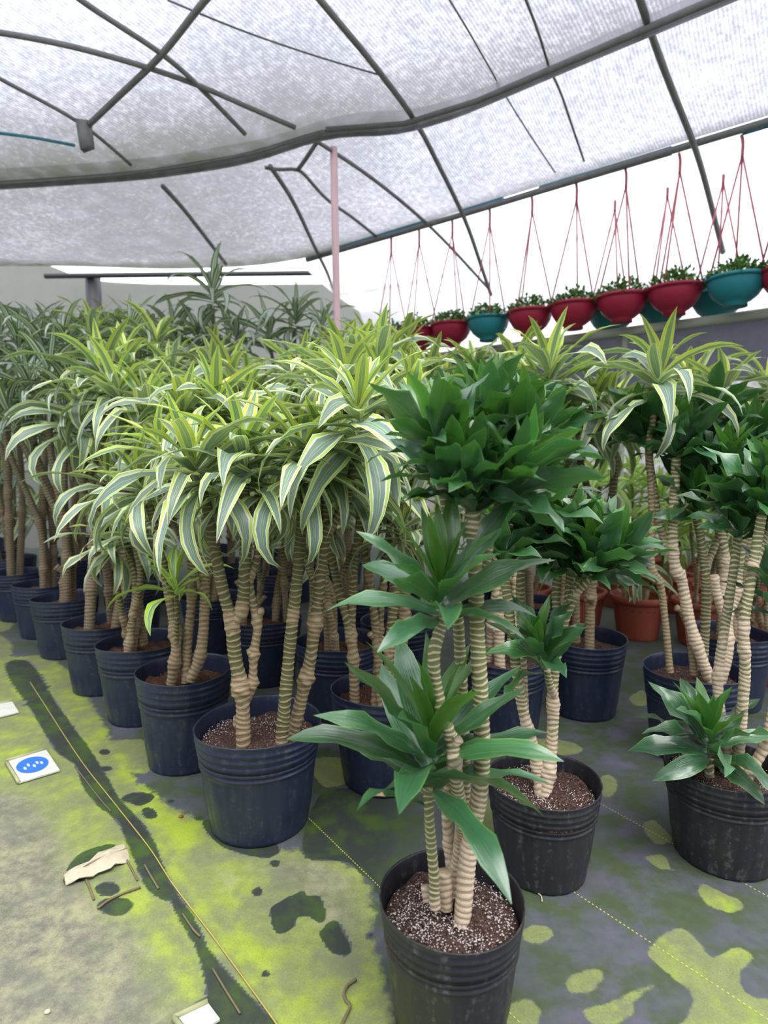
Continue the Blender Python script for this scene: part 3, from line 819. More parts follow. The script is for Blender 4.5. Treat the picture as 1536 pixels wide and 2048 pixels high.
# ------------------------------------------------------------------ stems, pots, plants
def stem_geo(tubes, spacing, rng, seg, rows):
    """tubes: (points, r0, r1, g0, g1, knots) joined into one ringed mesh"""
    AV, AF, AR, AG = [], [], [], []
    off = 0
    for pts, r0, r1, g0, g1, knots in tubes:
        P = np.asarray(pts, float)
        ln = np.linalg.norm(np.diff(P, axis=0), axis=1).sum()
        n = max(4, int(ln / spacing * rows) + 1)
        C = spline(P, n)
        s = np.linspace(0, ln, n)
        f = s / ln
        th = np.linspace(0, 2 * math.pi, seg, endpoint=False)
        ph = rng.uniform(0, 6.28)
        rid = s[:, None] / spacing + 0.20 * np.sin(th[None, :] + ph + s[:, None] * 60) + 0.07 * np.sin(2 * th[None, :] + s[:, None] * 37)
        fr = rid % 1.0
        prof = np.exp(-(np.minimum(fr, 1 - fr) / .16) ** 2)
        r = (r0 + (r1 - r0) * f)[:, None] * (1 + 0.075 * prof) * (1 + .03 * np.sin(s * 47 + ph))[:, None]
        g = g0 + (g1 - g0) * f
        for kf, ka in knots:
            bumpk = np.exp(-((s - kf * ln) / (r0 * 1.3)) ** 2)
            r = r * (1 + bumpk[:, None] * ka * (1 + .45 * np.sin(3 * th + ph + s[:, None] * 160)))
            g = g - bumpk * .9
        g = g - 0.5 * np.exp(-(s / 0.03) ** 2)
        V, F, _ = tube_geo(C, r, seg)
        AV.append(V); AF += [tuple(i + off for i in q) for q in F]; off += len(V)
        AR.append(rid.ravel()); AG.append(np.repeat(np.clip(g, 0, 1), seg))
    return np.vstack(AV), AF, np.concatenate(AR), np.concatenate(AG)

POT_CACHE = {}
def pot_profile(R, h, kind):
    if kind == 'terracotta':
        return [(R * .70, 0), (R * .72, .004), (R * .74, .02), (R * .90, h * .80), (R * .91, h * .84), (R * 1.0, h * .85), (R * 1.02, h * .90), (R * 1.02, h * .985), (R * 1.0, h), (R * .94, h), (R * .92, h * .93), (R * .86, h * .70)]
    pr = [(R * .74, 0), (R * .775, .003), (R * .785, .012), (R * .79, .03)]
    for f in (0.2, .35, .5, .62):
        pr.append((R * (.79 + .125 * f / .66), h * f))
    pr += [(R * .918, h * .655), (R * .935, h * .662), (R * .935, h * .672), (R * .918, h * .682)]
    for i in range(4):
        z0 = .70 + i * .065
        q = .92 + .016 * i
        pr += [(R * q, h * z0), (R * (q + .022), h * (z0 + .016)), (R * (q + .024), h * (z0 + .030)), (R * (q + .004), h * (z0 + .046))]
    pr += [(R * .988, h * .965), (R * 1.0, h * .99), (R * 1.003, h), (R * .985, h * 1.0), (R * .975, h * .985), (R * .965, h * .93), (R * .95, h * .84), (R * .93, h * .70)]
    return pr

def make_pot(o, R, h, kind, seed, near):
    rng = random.Random(seed)
    p1, p2, p3 = (rng.uniform(0, 6.28) for _ in range(3))
    amp = 0.012 if kind != 'terracotta' else 0.002
    def wob(r, z, a):
        f = z / h
        rr = r * (1 + amp * f * math.sin(2 * a + p1) + amp * .5 * f * math.sin(3 * a + p2))
        if kind != 'terracotta' and f < .64:
            q = (a * 20 / (2 * math.pi) + p3) % 1.0
            if near: rr -= 0.0016 * math.exp(-((q - .5) / .12) ** 2)
        zz = z + (R * .022 * f ** 3 * math.sin(2 * a + p3) if kind != 'terracotta' else 0)
        return rr, zz
    mat = kind
    lathe('pot', pot_profile(R, h, kind), 120 if near else 36, mat, o, wob)

def make_soil(o, R, z, mat, seed, near):
    rng = np.random.RandomState(seed)
    nr, na = (16, 48) if near else (6, 20)
    V = [(0, 0, z)]; F = []
    ph = rng.rand(6) * 6.28
    for i in range(1, nr + 1):
        r = R * i / nr
        for j in range(na):
            a = 2 * math.pi * j / na
            x, y = r * math.cos(a), r * math.sin(a)
            zz = z + .008 * math.sin(x * 30 + ph[0]) * math.cos(y * 26 + ph[1]) + .006 * math.sin(x * 71 + y * 55 + ph[2]) + rng.uniform(-.003, .003) + .014 * (1 - (i / nr) ** 2)
            if i == nr: zz = z - .01
            V.append((x, y, zz))
    for j in range(na):
        F.append((0, 1 + j, 1 + (j + 1) % na))
    for i in range(nr - 1):
        for j in range(na):
            a = 1 + i * na + j; b = 1 + i * na + (j + 1) % na
            F.append((a, a + na, b + na, b))
    V += [(R * math.cos(2 * math.pi * j / na), R * math.sin(2 * math.pi * j / na), z - .03) for j in range(na)]
    b0 = 1 + nr * na
    for j in range(na):
        a = 1 + (nr - 1) * na + j; b = 1 + (nr - 1) * na + (j + 1) % na
        F.append((a, b0 + j, b0 + (j + 1) % na, b))
    F.append(tuple(b0 + j for j in range(na))[::-1])
    return mesh_obj('soil', V, F, mat, o)

def make_perlite(o, R, z, seed, n):
    rng = random.Random(seed)
    V, F = [], []
    for i in range(n):
        a = rng.uniform(0, 6.28)
        r = R * .95 * math.sqrt(rng.random())
        x, y = r * math.cos(a), r * math.sin(a)
        if math.sin(x * 21 + 1 + seed) + math.cos(y * 25 + seed) < rng.uniform(-1.4, 1.2): continue
        s = rng.uniform(.0007, .0019); zz = z + .008 * (1 - (r / R) ** 2) + rng.uniform(.002, .013)
        k = len(V)
        V += [(x - s, y, zz), (x + s, y, zz), (x, y - s, zz), (x, y + s, zz), (x, y, zz + s), (x, y, zz - s)]
        F += [(k, k + 2, k + 4), (k + 2, k + 1, k + 4), (k + 1, k + 3, k + 4), (k + 3, k, k + 4)]
    q = mesh_obj('perlite', V, F, 'perlite', o, False)
    q['kind'] = 'stuff'

SEED = [100]
LASTD = [0]
def begin(name, label, cat, group, pot, soil='soil', near=False, perl=0):
    px, py, D, R, h, kind = pot
    if py != 1024:      # distance at which a rim of this height is seen at (px, py)
        D = (h - EYE) / (at(px, py, 1.0)[2] - EYE)
    LASTD[0] = D
    SEED[0] += 1
    p = at(px, py, D)
    P = np.array((p[0], D, 0.0))
    o = empty(name, P)
    make_pot(o, R, h, kind, SEED[0], near)
    sz = h - (.20 if kind == 'terracotta' else .17) * h
    make_soil(o, R * (.93 if kind != 'terracotta' else .88), sz, soil, SEED[0], near)
    if perl: make_perlite(o, R * .92, sz, SEED[0], perl)
    tag(o, label, cat, group)
    return o, P, sz, random.Random(SEED[0])

def stem(o, P, D, tubes, crowns, matname, spacing, rng, seg=12, rows=5):
    """tubes in photograph directions: ([(px, py, depth offset)...], r0, r1, g0, g1, knots)
       crowns: (tube index, style, dict)"""
    T = []
    for pts, r0, r1, g0, g1, knots in tubes:
        T.append(([at(a, b, D + c) - P for a, b, c in pts], r0, r1, g0, g1, knots))
    return stem_local(o, T, crowns, matname, spacing, rng, seg, rows)

def stem_local(o, T, crowns, matname, spacing, rng, seg=12, rows=5):
    V, F, R, G = stem_geo(T, spacing, rng, seg, rows)
    st = mesh_obj('stem', V, F, matname, o, True, {'ring': R, 'green': G})
    for ti, style, kw in crowns:
        pts = np.asarray(T[ti][0])
        ax = pts[-1] - pts[-2]
        ax = ax / np.linalg.norm(ax)
        ax = ax * .6 + np.array((0, 0, .5)) if 'axis' not in kw else np.asarray(kw['axis'], float)
        k2 = {q: w for q, w in kw.items() if q != 'axis'}
        crown(st, pts[-1] - np.array((0, 0, .01)), ax, style, rng, **k2)
    return st

def auto_plant(label, group, pot, heads, matname='stem_lemon', soil='soil_brown', near=False, perl=0, r=0.015, spacing=0.016, cat='potted plant', name='potted_dracaena', seg=8, rows=3, fork=0.5, local=None, bow=0.06):
    """heads: (px, py, depth offset, style, dict); trunks are grown from the soil to each crown, some sharing a trunk"""
    o, P, sz, rng = begin(name, label, cat, group, pot, soil, near, perl)
    D, R = LASTD[0], pot[3]
    hs = []
    for h in heads:
        hs.append(((np.asarray(h[:3], float) if local else at(h[0], h[1], D + h[2]) - P), h[3], h[4] if len(h) > 4 else {}))
    i = 0
    while i < len(hs):
        k = 2 if (i + 1 < len(hs) and rng.random() < fork) else 1
        a = rng.uniform(0, 6.28); q = R * rng.uniform(.15, .55)
        H = hs[i][0]
        b = np.array((q * math.cos(a) * .8 + np.clip(H[0], -.4, .4) * R, q * math.sin(a), sz - .01))
        rr = r * rng.uniform(.8, 1.15)
        m1 = b + (H - b) * .35 + np.array((rng.uniform(-bow, bow), rng.uniform(-bow, bow), 0)); m1[0] = b[0] * .6 + m1[0] * .4
        m2 = b + (H - b) * .72 + np.array((rng.uniform(-bow, bow), rng.uniform(-bow, bow), 0)) * .7
        tubes = [([b, m1, m2, H], rr * 1.1, rr * .8, .15, .95, [(rng.uniform(.12, .3), .35), (rng.uniform(.3, .5), .25)])]
        cr = [(0, hs[i][1], hs[i][2])]
        if k == 2:
            H2 = hs[i + 1][0]
            s0 = m1 * .75 + m2 * .25
            e1 = s0 + (H2 - s0) * .3 + np.array((rng.uniform(-.03, .03), rng.uniform(-.03, .03), 0))
            tubes.append(([m1 * .98 + m2 * .02, e1, H2], rr * .9, rr * .7, .4, .95, [(.02, .4)]))
            cr.append((1, hs[i + 1][1], hs[i + 1][2]))
        if rng.random() < .5:   # pruned stub
            s1 = b + (m1 - b) * rng.uniform(.3, .7); d = np.array((rng.uniform(-1, 1), rng.uniform(-1, .2), 1.0)) * .045
            tubes.append(([s1, s1 + d * .6, s1 + d], rr * .8, rr * .7, 0, 0, [(.9, .2)]))
        stem_local(o, tubes, cr, matname, spacing, rng, seg, rows)
        i += k
    return o

K = lambda *a: list(a)
# ---- the dark green dracaena right in front
o, P, sz, rng = begin('potted_dracaena', 'tall dark green dracaena in the foremost black pot at the bottom edge', 'potted plant', 'dark green dracaenas', (902, 1790, 0, .141, .255, 'pot_black'), 'soil', True, 2600)
D = LASTD[0]
stem(o, P, D, [
    (K((924, 1850, -.03), (934, 1730, -.01), (945, 1660, 0), (962, 1560, 0), (963, 1450, 0), (956, 1300, 0), (951, 1150, 0), (947, 1060, 0), (945, 1022, 0)), .0165, .0130, .0, 1.3, K((.18, .1), (.97, .2))),
    (K((958, 1180, .012), (972, 1120, .014), (979, 1060, .014), (984, 1035, .014)), .011, .0105, .9, 1.2, K((.95, .35))),
    (K((984, 1045, .014), (996, 1022, .01), (1000, 1004, .0)), .008, .0075, .2, 1.0, K()),
    (K((945, 1032, 0), (934, 1012, 0), (930, 996, 0)), .008, .0075, .3, 1, K()),
    (K((984, 1040, .02), (1008, 985, .06), (1030, 925, .09)), .009, .008, .4, 1, K()),
    (K((950, 1040, .02), (968, 960, .07), (975, 880, .12)), .009, .008, .4, 1, K())],
    [(0, 'compact', dict(L=.16)), (2, 'compact', dict(axis=(.45, -.1, 1), L=.165)), (3, 'compact', dict(axis=(-.15, -.25, 1), n=22, L=.15)), (4, 'compact', dict(axis=(.35, 0, 1), L=.17)), (5, 'compact', dict(L=.16))],
    'stem_compact', .0118, rng, 16, 5)
stem(o, P, D, [
    (K((905, 1800, .03), (920, 1690, .035), (924, 1640, .0), (912, 1560, -.03), (905, 1490, -.035), (886, 1430, -.035), (872, 1370, -.035), (868, 1310, -.035), (878, 1265, -.03), (884, 1235, -.03)), .0135, .0105, .1, .9, K((.55, .25),)),
    (K((905, 1492, -.035), (913, 1480, -.04), (917, 1476, -.042)), .009, .008, 0, 0, K((.8, .3)))],
    [(0, 'strap', dict(L=.205, n=24, axis=(-.05, -.1, 1)))], 'stem_compact', .0110, rng, 16, 5)
st3 = stem(o, P, D, [(K((870, 1815, -.03), (867, 1740, -.03), (860, 1660, -.03), (857, 1600, -.03), (856, 1575, -.03)), .0098, .0090, .75, 1.0, K())],
    [(0, 'strap', dict(L=.26, n=26, axis=(.05, .05, 1), el_low=4))], 'stem_compact', .0112, rng, 16, 5)
stem(o, P, D, [(K((930, 1790, .05), (928, 1500, .06), (918, 1270, .06), (908, 1180, .04), (896, 1050, .03), (885, 940, .02)), .0120, .0105, .2, 1.3, K((.96, .3),))],
    [(0, 'compact', dict(L=.165, n=30))], 'stem_compact', .0118, rng, 14, 5)
stem(o, P, D, [(K((893, 1818, -.01), (891, 1780, -.005), (888, 1742, 0)), .0125, .0115, 0, .1, K((.5, .15), (.9, .2))),
               (K((856, 1800, .03), (850, 1772, .035)), .010, .009, 0, 0, K())], [], 'stem_compact', .011, rng, 12, 5)
stem(o, P, D, [(K((908, 1775, .05), (899, 1700, .06), (893, 1620, .07), (897, 1560, .07)), .012, .009, 0, .4, K((.4, .2),))], [], 'stem_compact', .013, rng, 12, 5)

def scorched_leaf(parent, a, b, P):
    me = leaf_mesh('leaf_scorched', 'compact', 0.22, .5, .45, .12, .2, .45, 77)
    me.materials.append(M['scorch'])
    for p in me.polygons:
        if p.index // 4 >= 6: p.material_index = 1
    lf = bpy.data.objects.new('leaf', me); COL.objects.link(lf); lf.parent = parent
    d = b - a; ln = np.linalg.norm(d) * 1.04; X = d / np.linalg.norm(d)
    Y = np.cross((0, 0, 1.0), X); Y /= np.linalg.norm(Y); Z = np.cross(X, Y)
    lf.matrix_local = Matrix(((X[0] * ln, Y[0] * ln, Z[0] * ln, a[0]), (X[1] * ln, Y[1] * ln, Z[1] * ln, a[1]), (X[2] * ln, Y[2] * ln, Z[2] * ln, a[2]), (0, 0, 0, 1)))
    lf['label'] = 'leaf with a tan scorched tip'
scorched_leaf(st3, at(852, 1612, D - .03) - P, at(748, 1570, D - .06) - P, P)

# ---- dark green dracaena, second from the front
o, P, sz, rng = begin('potted_dracaena', 'dark green dracaena in a black pot just right of the foremost plant', 'potted plant', 'dark green dracaenas', (1087, 1556, 0, .149, .250, 'pot_black'), 'soil', True, 1600)
D = LASTD[0]
stem(o, P, D, [
    (K((1082, 1592, -.02), (1075, 1530, 0), (1062, 1480, 0), (1046, 1420, 0), (1033, 1340, 0), (1019, 1230, 0), (1011, 1160, 0), (1008, 1140, 0)), .0155, .0120, .0, 1.0, K((.12, .3), (.3, .15))),
    (K((1050, 1440, .02), (1045, 1330, .06), (1040, 1180, .08), (1050, 1060, .06)), .012, .011, .2, 1, K())],
    [(0, 'compact', dict(L=.19)), (1, 'compact', dict(L=.21, axis=(.25, -.1, 1)))], 'stem_compact', .0128, rng, 14, 5)
stem(o, P, D, [
    (K((1090, 1600, -.03), (1100, 1520, -.01), (1106, 1440, 0), (1106, 1370, 0), (1115, 1290, 0), (1127, 1245, 0), (1146, 1195, 0), (1162, 1155, 0)), .0165, .0115, .0, 1.0, K((.12, .3), (.42, .2), (.70, .2))),
    (K((1122, 1260, .0), (1112, 1200, .04), (1116, 1140, .05)), .012, .011, .7, 1, K()),
    (K((1130, 1240, .0), (1138, 1180, .03), (1140, 1130, .05)), .011, .010, .5, 1, K()),
    (K((1146, 1195, 0), (1172, 1165, -.02), (1186, 1150, -.02)), .010, .009, .4, 1, K()),
    (K((1108, 1390, -.01), (1098, 1362, -.03), (1094, 1340, -.04)), .010, .009, .2, 1, K())],
    [(0, 'compact', dict(L=.185, axis=(.2, -.2, 1))), (1, 'compact', dict(L=.18)), (2, 'compact', dict(L=.19, axis=(.1, .1, 1))), (3, 'compact', dict(L=.18, axis=(.6, -.1, 1))), (4, 'compact', dict(L=.17, n=18, axis=(-.25, -.1, 1), el_low=30))],
    'stem_compact', .0128, rng, 14, 5)

# ---- dark green dracaena, right edge
o, P, sz, rng = begin('potted_dracaena', 'dark green dracaena with a low leafy shoot in the black pot at the right edge', 'potted plant', 'dark green dracaenas', (1452, 1525, 0, .161, .263, 'pot_black'), 'soil', True, 1400)
D = LASTD[0]
stem(o, P, D, [(K((1419, 1552, -.05), (1418, 1535, -.05), (1418, 1515, -.05)), .0115, .011, .9, 1, K())], [(0, 'compact', dict(L=.185, n=26, el_low=-4))], 'stem_compact', .016, rng, 14, 5)
stem(o, P, D, [(K((1452, 1545, 0), (1449, 1480, 0), (1440, 1425, .03), (1436, 1350, .06), (1452, 1240, .08), (1470, 1120, .08), (1476, 1075, .08)), .0145, .011, 0, .7, K((.1, .25), (.4, .2)))],
    [(0, 'compact', dict(L=.18))], 'stem_compact', .0130, rng, 14, 5)
stem(o, P, D, [(K((1473, 1562, -.03), (1481, 1460, -.03), (1490, 1340, -.03), (1487, 1260, -.03), (1499, 1175, -.02), (1512, 1095, 0), (1524, 1030, 0)), .0145, .0115, 0, .9, K((.5, .25), (.58, .15), (.8, .2))),
    (K((1506, 1140, -.01), (1524, 1085, .02), (1542, 1040, .02)), .011, .010, .4, 1, K())],
    [(0, 'compact', dict(L=.19)), (1, 'compact', dict(L=.19, axis=(.4, 0, 1)))], 'stem_compact', .0130, rng, 14, 5)
stem(o, P, D, [(K((1478, 1575, -.04), (1504, 1535, -.04), (1530, 1490, -.04), (1546, 1420, -.03), (1556, 1330, -.02), (1560, 1230, 0)), .0145, .011, 0, .8, K((.12, .25), (.3, .2)))],
    [(0, 'compact', dict(L=.18, n=18))], 'stem_compact', .017, rng, 12, 5)

# ---- big mixed pot behind it
o, P, sz, rng = begin('potted_dracaena', 'dark green dracaena in a navy pot standing behind the right edge pot', 'potted plant', 'dark green dracaenas', (1390, 1335, 2.22, .180, .33, 'pot_blue'), 'soil', True, 300)
D = LASTD[0]
stem(o, P, D, [
    (K((1428, 1375, -.06), (1406, 1325, -.05), (1380, 1245, -.02), (1364, 1165, 0), (1349, 1128, 0), (1345, 1060, 0), (1350, 970, 0), (1352, 915, 0)), .0205, .015, 0, .7, K((.2, .15), (.5, .3), (.6, .2))),
    (K((1349, 1130, 0), (1322, 1060, .05), (1305, 960, .08), (1296, 890, .08)), .014, .012, .2, .9, K())],
    [(0, 'compact', dict(L=.215)), (1, 'compact', dict(L=.215, axis=(-.3, 0, 1)))], 'stem_compact', .0155, rng, 12, 5)
stem(o, P, D, [
    (K((1438, 1370, -.06), (1455, 1300, -.05), (1454, 1240, -.02), (1470, 1190, 0), (1480, 1110, 0), (1490, 1060, 0)), .0205, .0145, 0, .8, K((.3, .2), (.62, .3))),
    (K((1454, 1250, -.02), (1434, 1190, -.02), (1428, 1150, -.02)), .016, .014, 0, .2, K((.9, .2),)),
    (K((1440, 1190, 0), (1452, 1130, 0), (1440, 1040, 0), (1437, 965, 0)), .0150, .012, .1, .9, K((.3, .3),)),
    (K((1480, 1110, 0), (1500, 1000, .06), (1505, 920, .08)), .013, .011, .3, 1, K()),
    (K((1440, 1040, 0), (1420, 960, .08), (1412, 870, .12)), .012, .011, .3, 1, K())],
    [(0, 'compact', dict(L=.21)), (2, 'compact', dict(L=.215, axis=(0, -.3, 1))), (3, 'compact', dict(L=.22)), (4, 'compact', dict(L=.22))], 'stem_compact', .0155, rng, 12, 5)
stem(o, P, D, [(K((1404, 1340, .05), (1412, 1210, .06), (1408, 1120, .06), (1392, 1030, .04)), .018, .014, .6, 1, K()),
               (K((1410, 1140, .06), (1440, 1060, .1), (1470, 940, .1)), .013, .011, .3, 1, K())],
    [(0, 'compact', dict(L=.20, axis=(-.2, -.3, 1))), (1, 'compact', dict(L=.21))], 'stem_compact', .0155, rng, 12, 5)
stem(o, P, D, [(K((1340, 1345, -.02), (1330, 1240, .0), (1320, 1165, .0), (1303, 1130, .0), (1303, 1000, .02), (1297, 900, .02), (1306, 840, .02), (1314, 795, .02)), .0125, .011, .1, .5, K((.33, .3), (.38, .2)))],
    [(0, 'lemon', dict(L=.33, n=24))], 'stem_lemon', .014, rng, 12, 5)
stem(o, P, D, [(K((1388, 1350, -.02), (1380, 1270, .0), (1365, 1225, .0), (1352, 1215, .0)), .014, .012, 0, .2, K((.5, .2),))], [], 'stem_lemon', .014, rng, 10, 4)

# ---- the lime striped dracaena in front
o, P, sz, rng = begin('potted_dracaena', 'lime striped dracaena in the navy pot nearest the front on the left', 'potted plant', 'lime striped dracaenas', (517, 1441, 0, .190, .312, 'pot_blue'), 'soil', True, 1800)
D = LASTD[0]
stem(o, P, D, [
    (K((487, 1496, -.07), (486, 1430, -.07), (484, 1385, -.07), (470, 1310, -.07), (465, 1245, -.07)), .0205, .0185, .0, .75, K((.48, .45), (1.0, .25))),
    (K((465, 1250, -.07), (446, 1180, -.07), (428, 1090, -.07), (415, 1020, -.07), (404, 985, -.07)), .0165, .0150, .6, .95, K((.04, .2),)),
    (K((465, 1245, -.07), (484, 1215, -.06), (490, 1130, -.06), (492, 1040, -.06), (487, 975, -.06)), .0180, .0160, .6, .95, K((.1, .15),)),
    (K((490, 1405, -.06), (504, 1370, -.06), (508, 1305, -.06), (515, 1250, -.06), (503, 1195, -.05), (500, 1155, -.05), (515, 1112, -.05), (517, 1030, -.05), (516, 990, -.04)), .0125, .0105, .1, .7, K((.1, .5), (.24, .4), (.4, .4), (.62, .3))),
    (K((512, 1322, -.06), (501, 1310, -.07), (497, 1298, -.07)), .008, .007, 0, .1, K()),
    (K((515, 1240, -.055), (521, 1225, -.06), (520, 1216, -.06)), .009, .008, 0, .1, K((.6, .3),)),
    (K((478, 1460, -.03), (474, 1445, -.03), (472, 1432, -.03)), .009, .008, 0, 0, K((.5, .4),))],
    [(1, 'lemon', dict(n=26, L=.34, axis=(-.2, -.1, 1))), (2, 'lemon', dict(n=26, L=.35)), (3, 'lemon', dict(n=18, L=.28, axis=(.1, .2, 1)))],
    'stem_lemon', .0165, rng, 16, 6)
stem(o, P, D, [(K((563, 1490, -.06), (570, 1400, -.06), (581, 1280, -.05), (595, 1150, -.05), (603, 1050, -.05), (607, 965, -.05)), .0185, .0150, .55, 1.0, K((.5, .08),))],
    [(0, 'lemon', dict(n=28, L=.35, axis=(0, -.1, 1)))], 'stem_lemon', .0155, rng, 16, 6)
stem(o, P, D, [
    (K((582, 1486, .0), (602, 1400, 0), (622, 1310, 0), (635, 1205, 0), (646, 1100, 0), (660, 1045, 0)), .0185, .0160, .2, .7, K((.30, .45), (.55, .35))),
    (K((655, 1065, 0), (650, 1000, .02), (652, 950, .03)), .014, .013, .5, .9, K()),
    (K((655, 1065, 0), (688, 1010, -.02), (706, 940, -.05), (712, 885, -.07)), .014, .013, .5, .9, K())],
    [(1, 'lemon', dict(n=20, L=.28)), (2, 'lemon', dict(n=28, L=.36, axis=(.05, -.2, 1)))], 'stem_lemon', .0165, rng, 14, 6)

# ---- second in the left row
o, P, sz, rng = begin('potted_dracaena', 'lime striped dracaena with a small low shoot, second pot in the left row', 'potted plant', 'lime striped dracaenas', (368, 1336, 0, .171, .343, 'pot_blue'), 'soil_brown', True, 60)
D = LASTD[0]
stem(o, P, D, [
    (K((343, 1368, -.06), (350, 1320, -.06), (352, 1285, -.05), (345, 1230, -.02), (330, 1150, 0), (312, 1060, 0), (298, 1010, 0)), .018, .014, 0, .9, K((.12, .3), (.28, .45))),
    (K((352, 1300, -.06), (354, 1230, -.08), (352, 1190, -.08)), .0085, .0075, .4, .8, K())],
    [(0, 'lemon', dict(n=24, L=.32, axis=(-.3, -.1, 1))), (1, 'lime', dict(n=13, L=.235))], 'stem_lemon', .016, rng, 12, 5)
stem(o, P, D, [(K((372, 1366, -.05), (376, 1280, -.02), (384, 1180, 0), (380, 1060, 0), (372, 940, .02), (368, 870, .03)), .0165, .014, .1, .8, K((.35, .2),)),
               (K((380, 1060, 0), (356, 980, -.03), (345, 930, -.04)), .013, .012, .4, .9, K())],
    [(0, 'lemon', dict(n=26, L=.33)), (1, 'lemon', dict(n=22, L=.31, axis=(-.4, -.2, 1)))], 'stem_lemon', .016, rng, 12, 5)
stem(o, P, D, [(K((380, 1362, -.06), (398, 1320, -.05), (406, 1270, -.03), (410, 1190, 0), (408, 1080, .02), (420, 960, .05), (428, 850, .08)), .019, .015, 0, .9, K((.1, .25),)),
               (K((410, 1060, .03), (440, 950, .1), (470, 880, .12)), .014, .013, .4, .9, K())],
    [(0, 'lemon', dict(n=26, L=.33)), (1, 'lemon', dict(n=22, L=.32))], 'stem_lemon', .016, rng, 12, 5)

LG = 'lime striped dracaenas'
# ---- the rest of the lime striped plants
auto_plant('lime striped dracaena with knobbly stems, navy pot of coarse brown soil', LG, (768, 1372, 0, .181, .325, 'pot_blue'),
    [(670, 1010, 0, 'lemon', dict(n=20)), (728, 950, .02, 'lemon'), (800, 1085, -.05, 'lemon', dict(n=18, L=.24)), (765, 830, .05, 'lemon'), (690, 800, .1, 'lemon', dict(L=.32)), (820, 850, .1, 'lemon')], soil='soil_brown', near=True, perl=80, seg=12, rows=5, fork=.35)
auto_plant('lime striped dracaena with several stems in the navy pot between two larger pots', LG, (675, 1278, 2.6, .185, .32, 'pot_blue'),
    [(610, 1040, 0, 'lemon', dict(n=18)), (700, 800, .0, 'lemon', dict(L=.375)), (640, 840, 0, 'lemon', dict(L=.375)), (760, 760, .1, 'lemon', dict(L=.375)), (560, 880, 0, 'lemon'), (690, 770, .25, 'lemon', dict(L=.375)), (640, 1010, .1, 'lemon', dict(n=16, L=.26)), (740, 1030, .1, 'lemon', dict(n=16, L=.26))], seg=10, rows=4)
auto_plant('lime striped dracaena in the navy pot seen between the front pot stems', LG, (530, 1232, 3.0, .185, .32, 'pot_blue'),
    [(540, 1060, -.1, 'lemon', dict(n=14, L=.25)), (500, 830, 0, 'lemon', dict(L=.375)), (600, 790, 0, 'lemon', dict(L=.375)), (560, 860, .1, 'lemon'), (460, 800, .1, 'lemon', dict(L=.375)), (470, 1010, 0, 'lemon', dict(n=14)), (600, 980, 0, 'lemon', dict(n=14))])
auto_plant('lime striped dracaena, third navy pot in the left row', LG, (280, 1280, 2.57, .176, .33, 'pot_blue'),
    [(232, 1110, 0, 'lemon', dict(n=20, L=.28)), (270, 1090, -.05, 'lemon', dict(n=18, L=.26)), (222, 990, .05, 'lemon', dict(n=18, L=.30)), (290, 850, .1, 'lemon', dict(L=.375)), (240, 820, .15, 'lemon', dict(L=.375))], near=True, seg=10, rows=4)
auto_plant('lime striped dracaena with tall bare stems, fourth navy pot in the left row', LG, (203, 1240, 2.9, .176, .33, 'pot_blue'),
    [(170, 880, 0, 'lemon', dict(L=.395)), (205, 790, 0, 'lemon', dict(L=.395)), (150, 820, .1, 'white', dict(L=.36)), (250, 770, .15, 'lemon', dict(L=.395))], near=True, matname='stem_far', r=.021)
auto_plant('lime striped dracaena in a navy pot tucked behind the second pot of the left row', LG, (425, 1190, 3.42, .18, .32, 'pot_blue'),
    [(420, 770, 0, 'lemon', dict(L=.395)), (350, 780, .0, 'lemon', dict(L=.395)), (380, 860, 0, 'lemon', dict(L=.375)), (430, 960, 0, 'lemon', dict(n=14)), (330, 980, 0, 'lemon', dict(n=14))], r=.018)
auto_plant('lime striped dracaena in a navy pot behind the coarse brown soil pot', LG, (797, 1238, 2.9, .185, .33, 'pot_blue'),
    [(800, 1010, -.1, 'lemon', dict(n=16, L=.26)), (850, 960, 0, 'lemon', dict(n=18)), (790, 790, 0, 'lemon', dict(L=.375)), (850, 800, 0, 'lemon', dict(L=.375))])
auto_plant('lime striped dracaena in a navy pot deep in the middle of the block', LG, (715, 1195, 3.35, .18, .33, 'pot_blue'),
    [(720, 980, 0, 'lemon', dict(n=16)), (740, 740, 0, 'lemon', dict(L=.395)), (680, 755, .1, 'lemon', dict(L=.395)), (640, 960, .1, 'lemon', dict(n=16)), (760, 900, 0, 'lemon', dict(n=16)), (800, 740, 0, 'lemon', dict(L=.375))], r=.018)
auto_plant('lime striped dracaena with two pale stems in the navy pot beside the terracotta pots', LG, (1168, 1272, 0, .181, .331, 'pot_blue'),
    [(1105, 790, .0, 'lemon', dict(L=.395)), (1075, 840, .05, 'lemon', dict(L=.375)), (1180, 850, .05, 'lemon', dict(L=.375)), (1225, 850, .0, 'lemon', dict(L=.32)), (1150, 880, .1, 'lemon', dict(L=.32))], soil='soil', near=True, r=.019, fork=.6)
auto_plant('lime striped dracaena in a navy pot hidden behind the right edge plants', LG, (1458, 1262, 2.85, .18, .33, 'pot_blue'),
    [(1450, 825, 0, 'lemon', dict(L=.375)), (1530, 815, .1, 'lemon', dict(L=.375)), (1390, 815, .2, 'lemon', dict(L=.375))], r=.018)
auto_plant('lime striped dracaena in a far navy pot behind the dark green crowns', LG, (1065, 1200, 3.3, .18, .33, 'pot_blue'),
    [(955, 780, 0, 'lemon', dict(L=.375)), (1030, 770, .1, 'lemon', dict(L=.395)), (900, 800, 0, 'lemon', dict(L=.375)), (1000, 800, -.1, 'lemon', dict(L=.375))], r=.018)
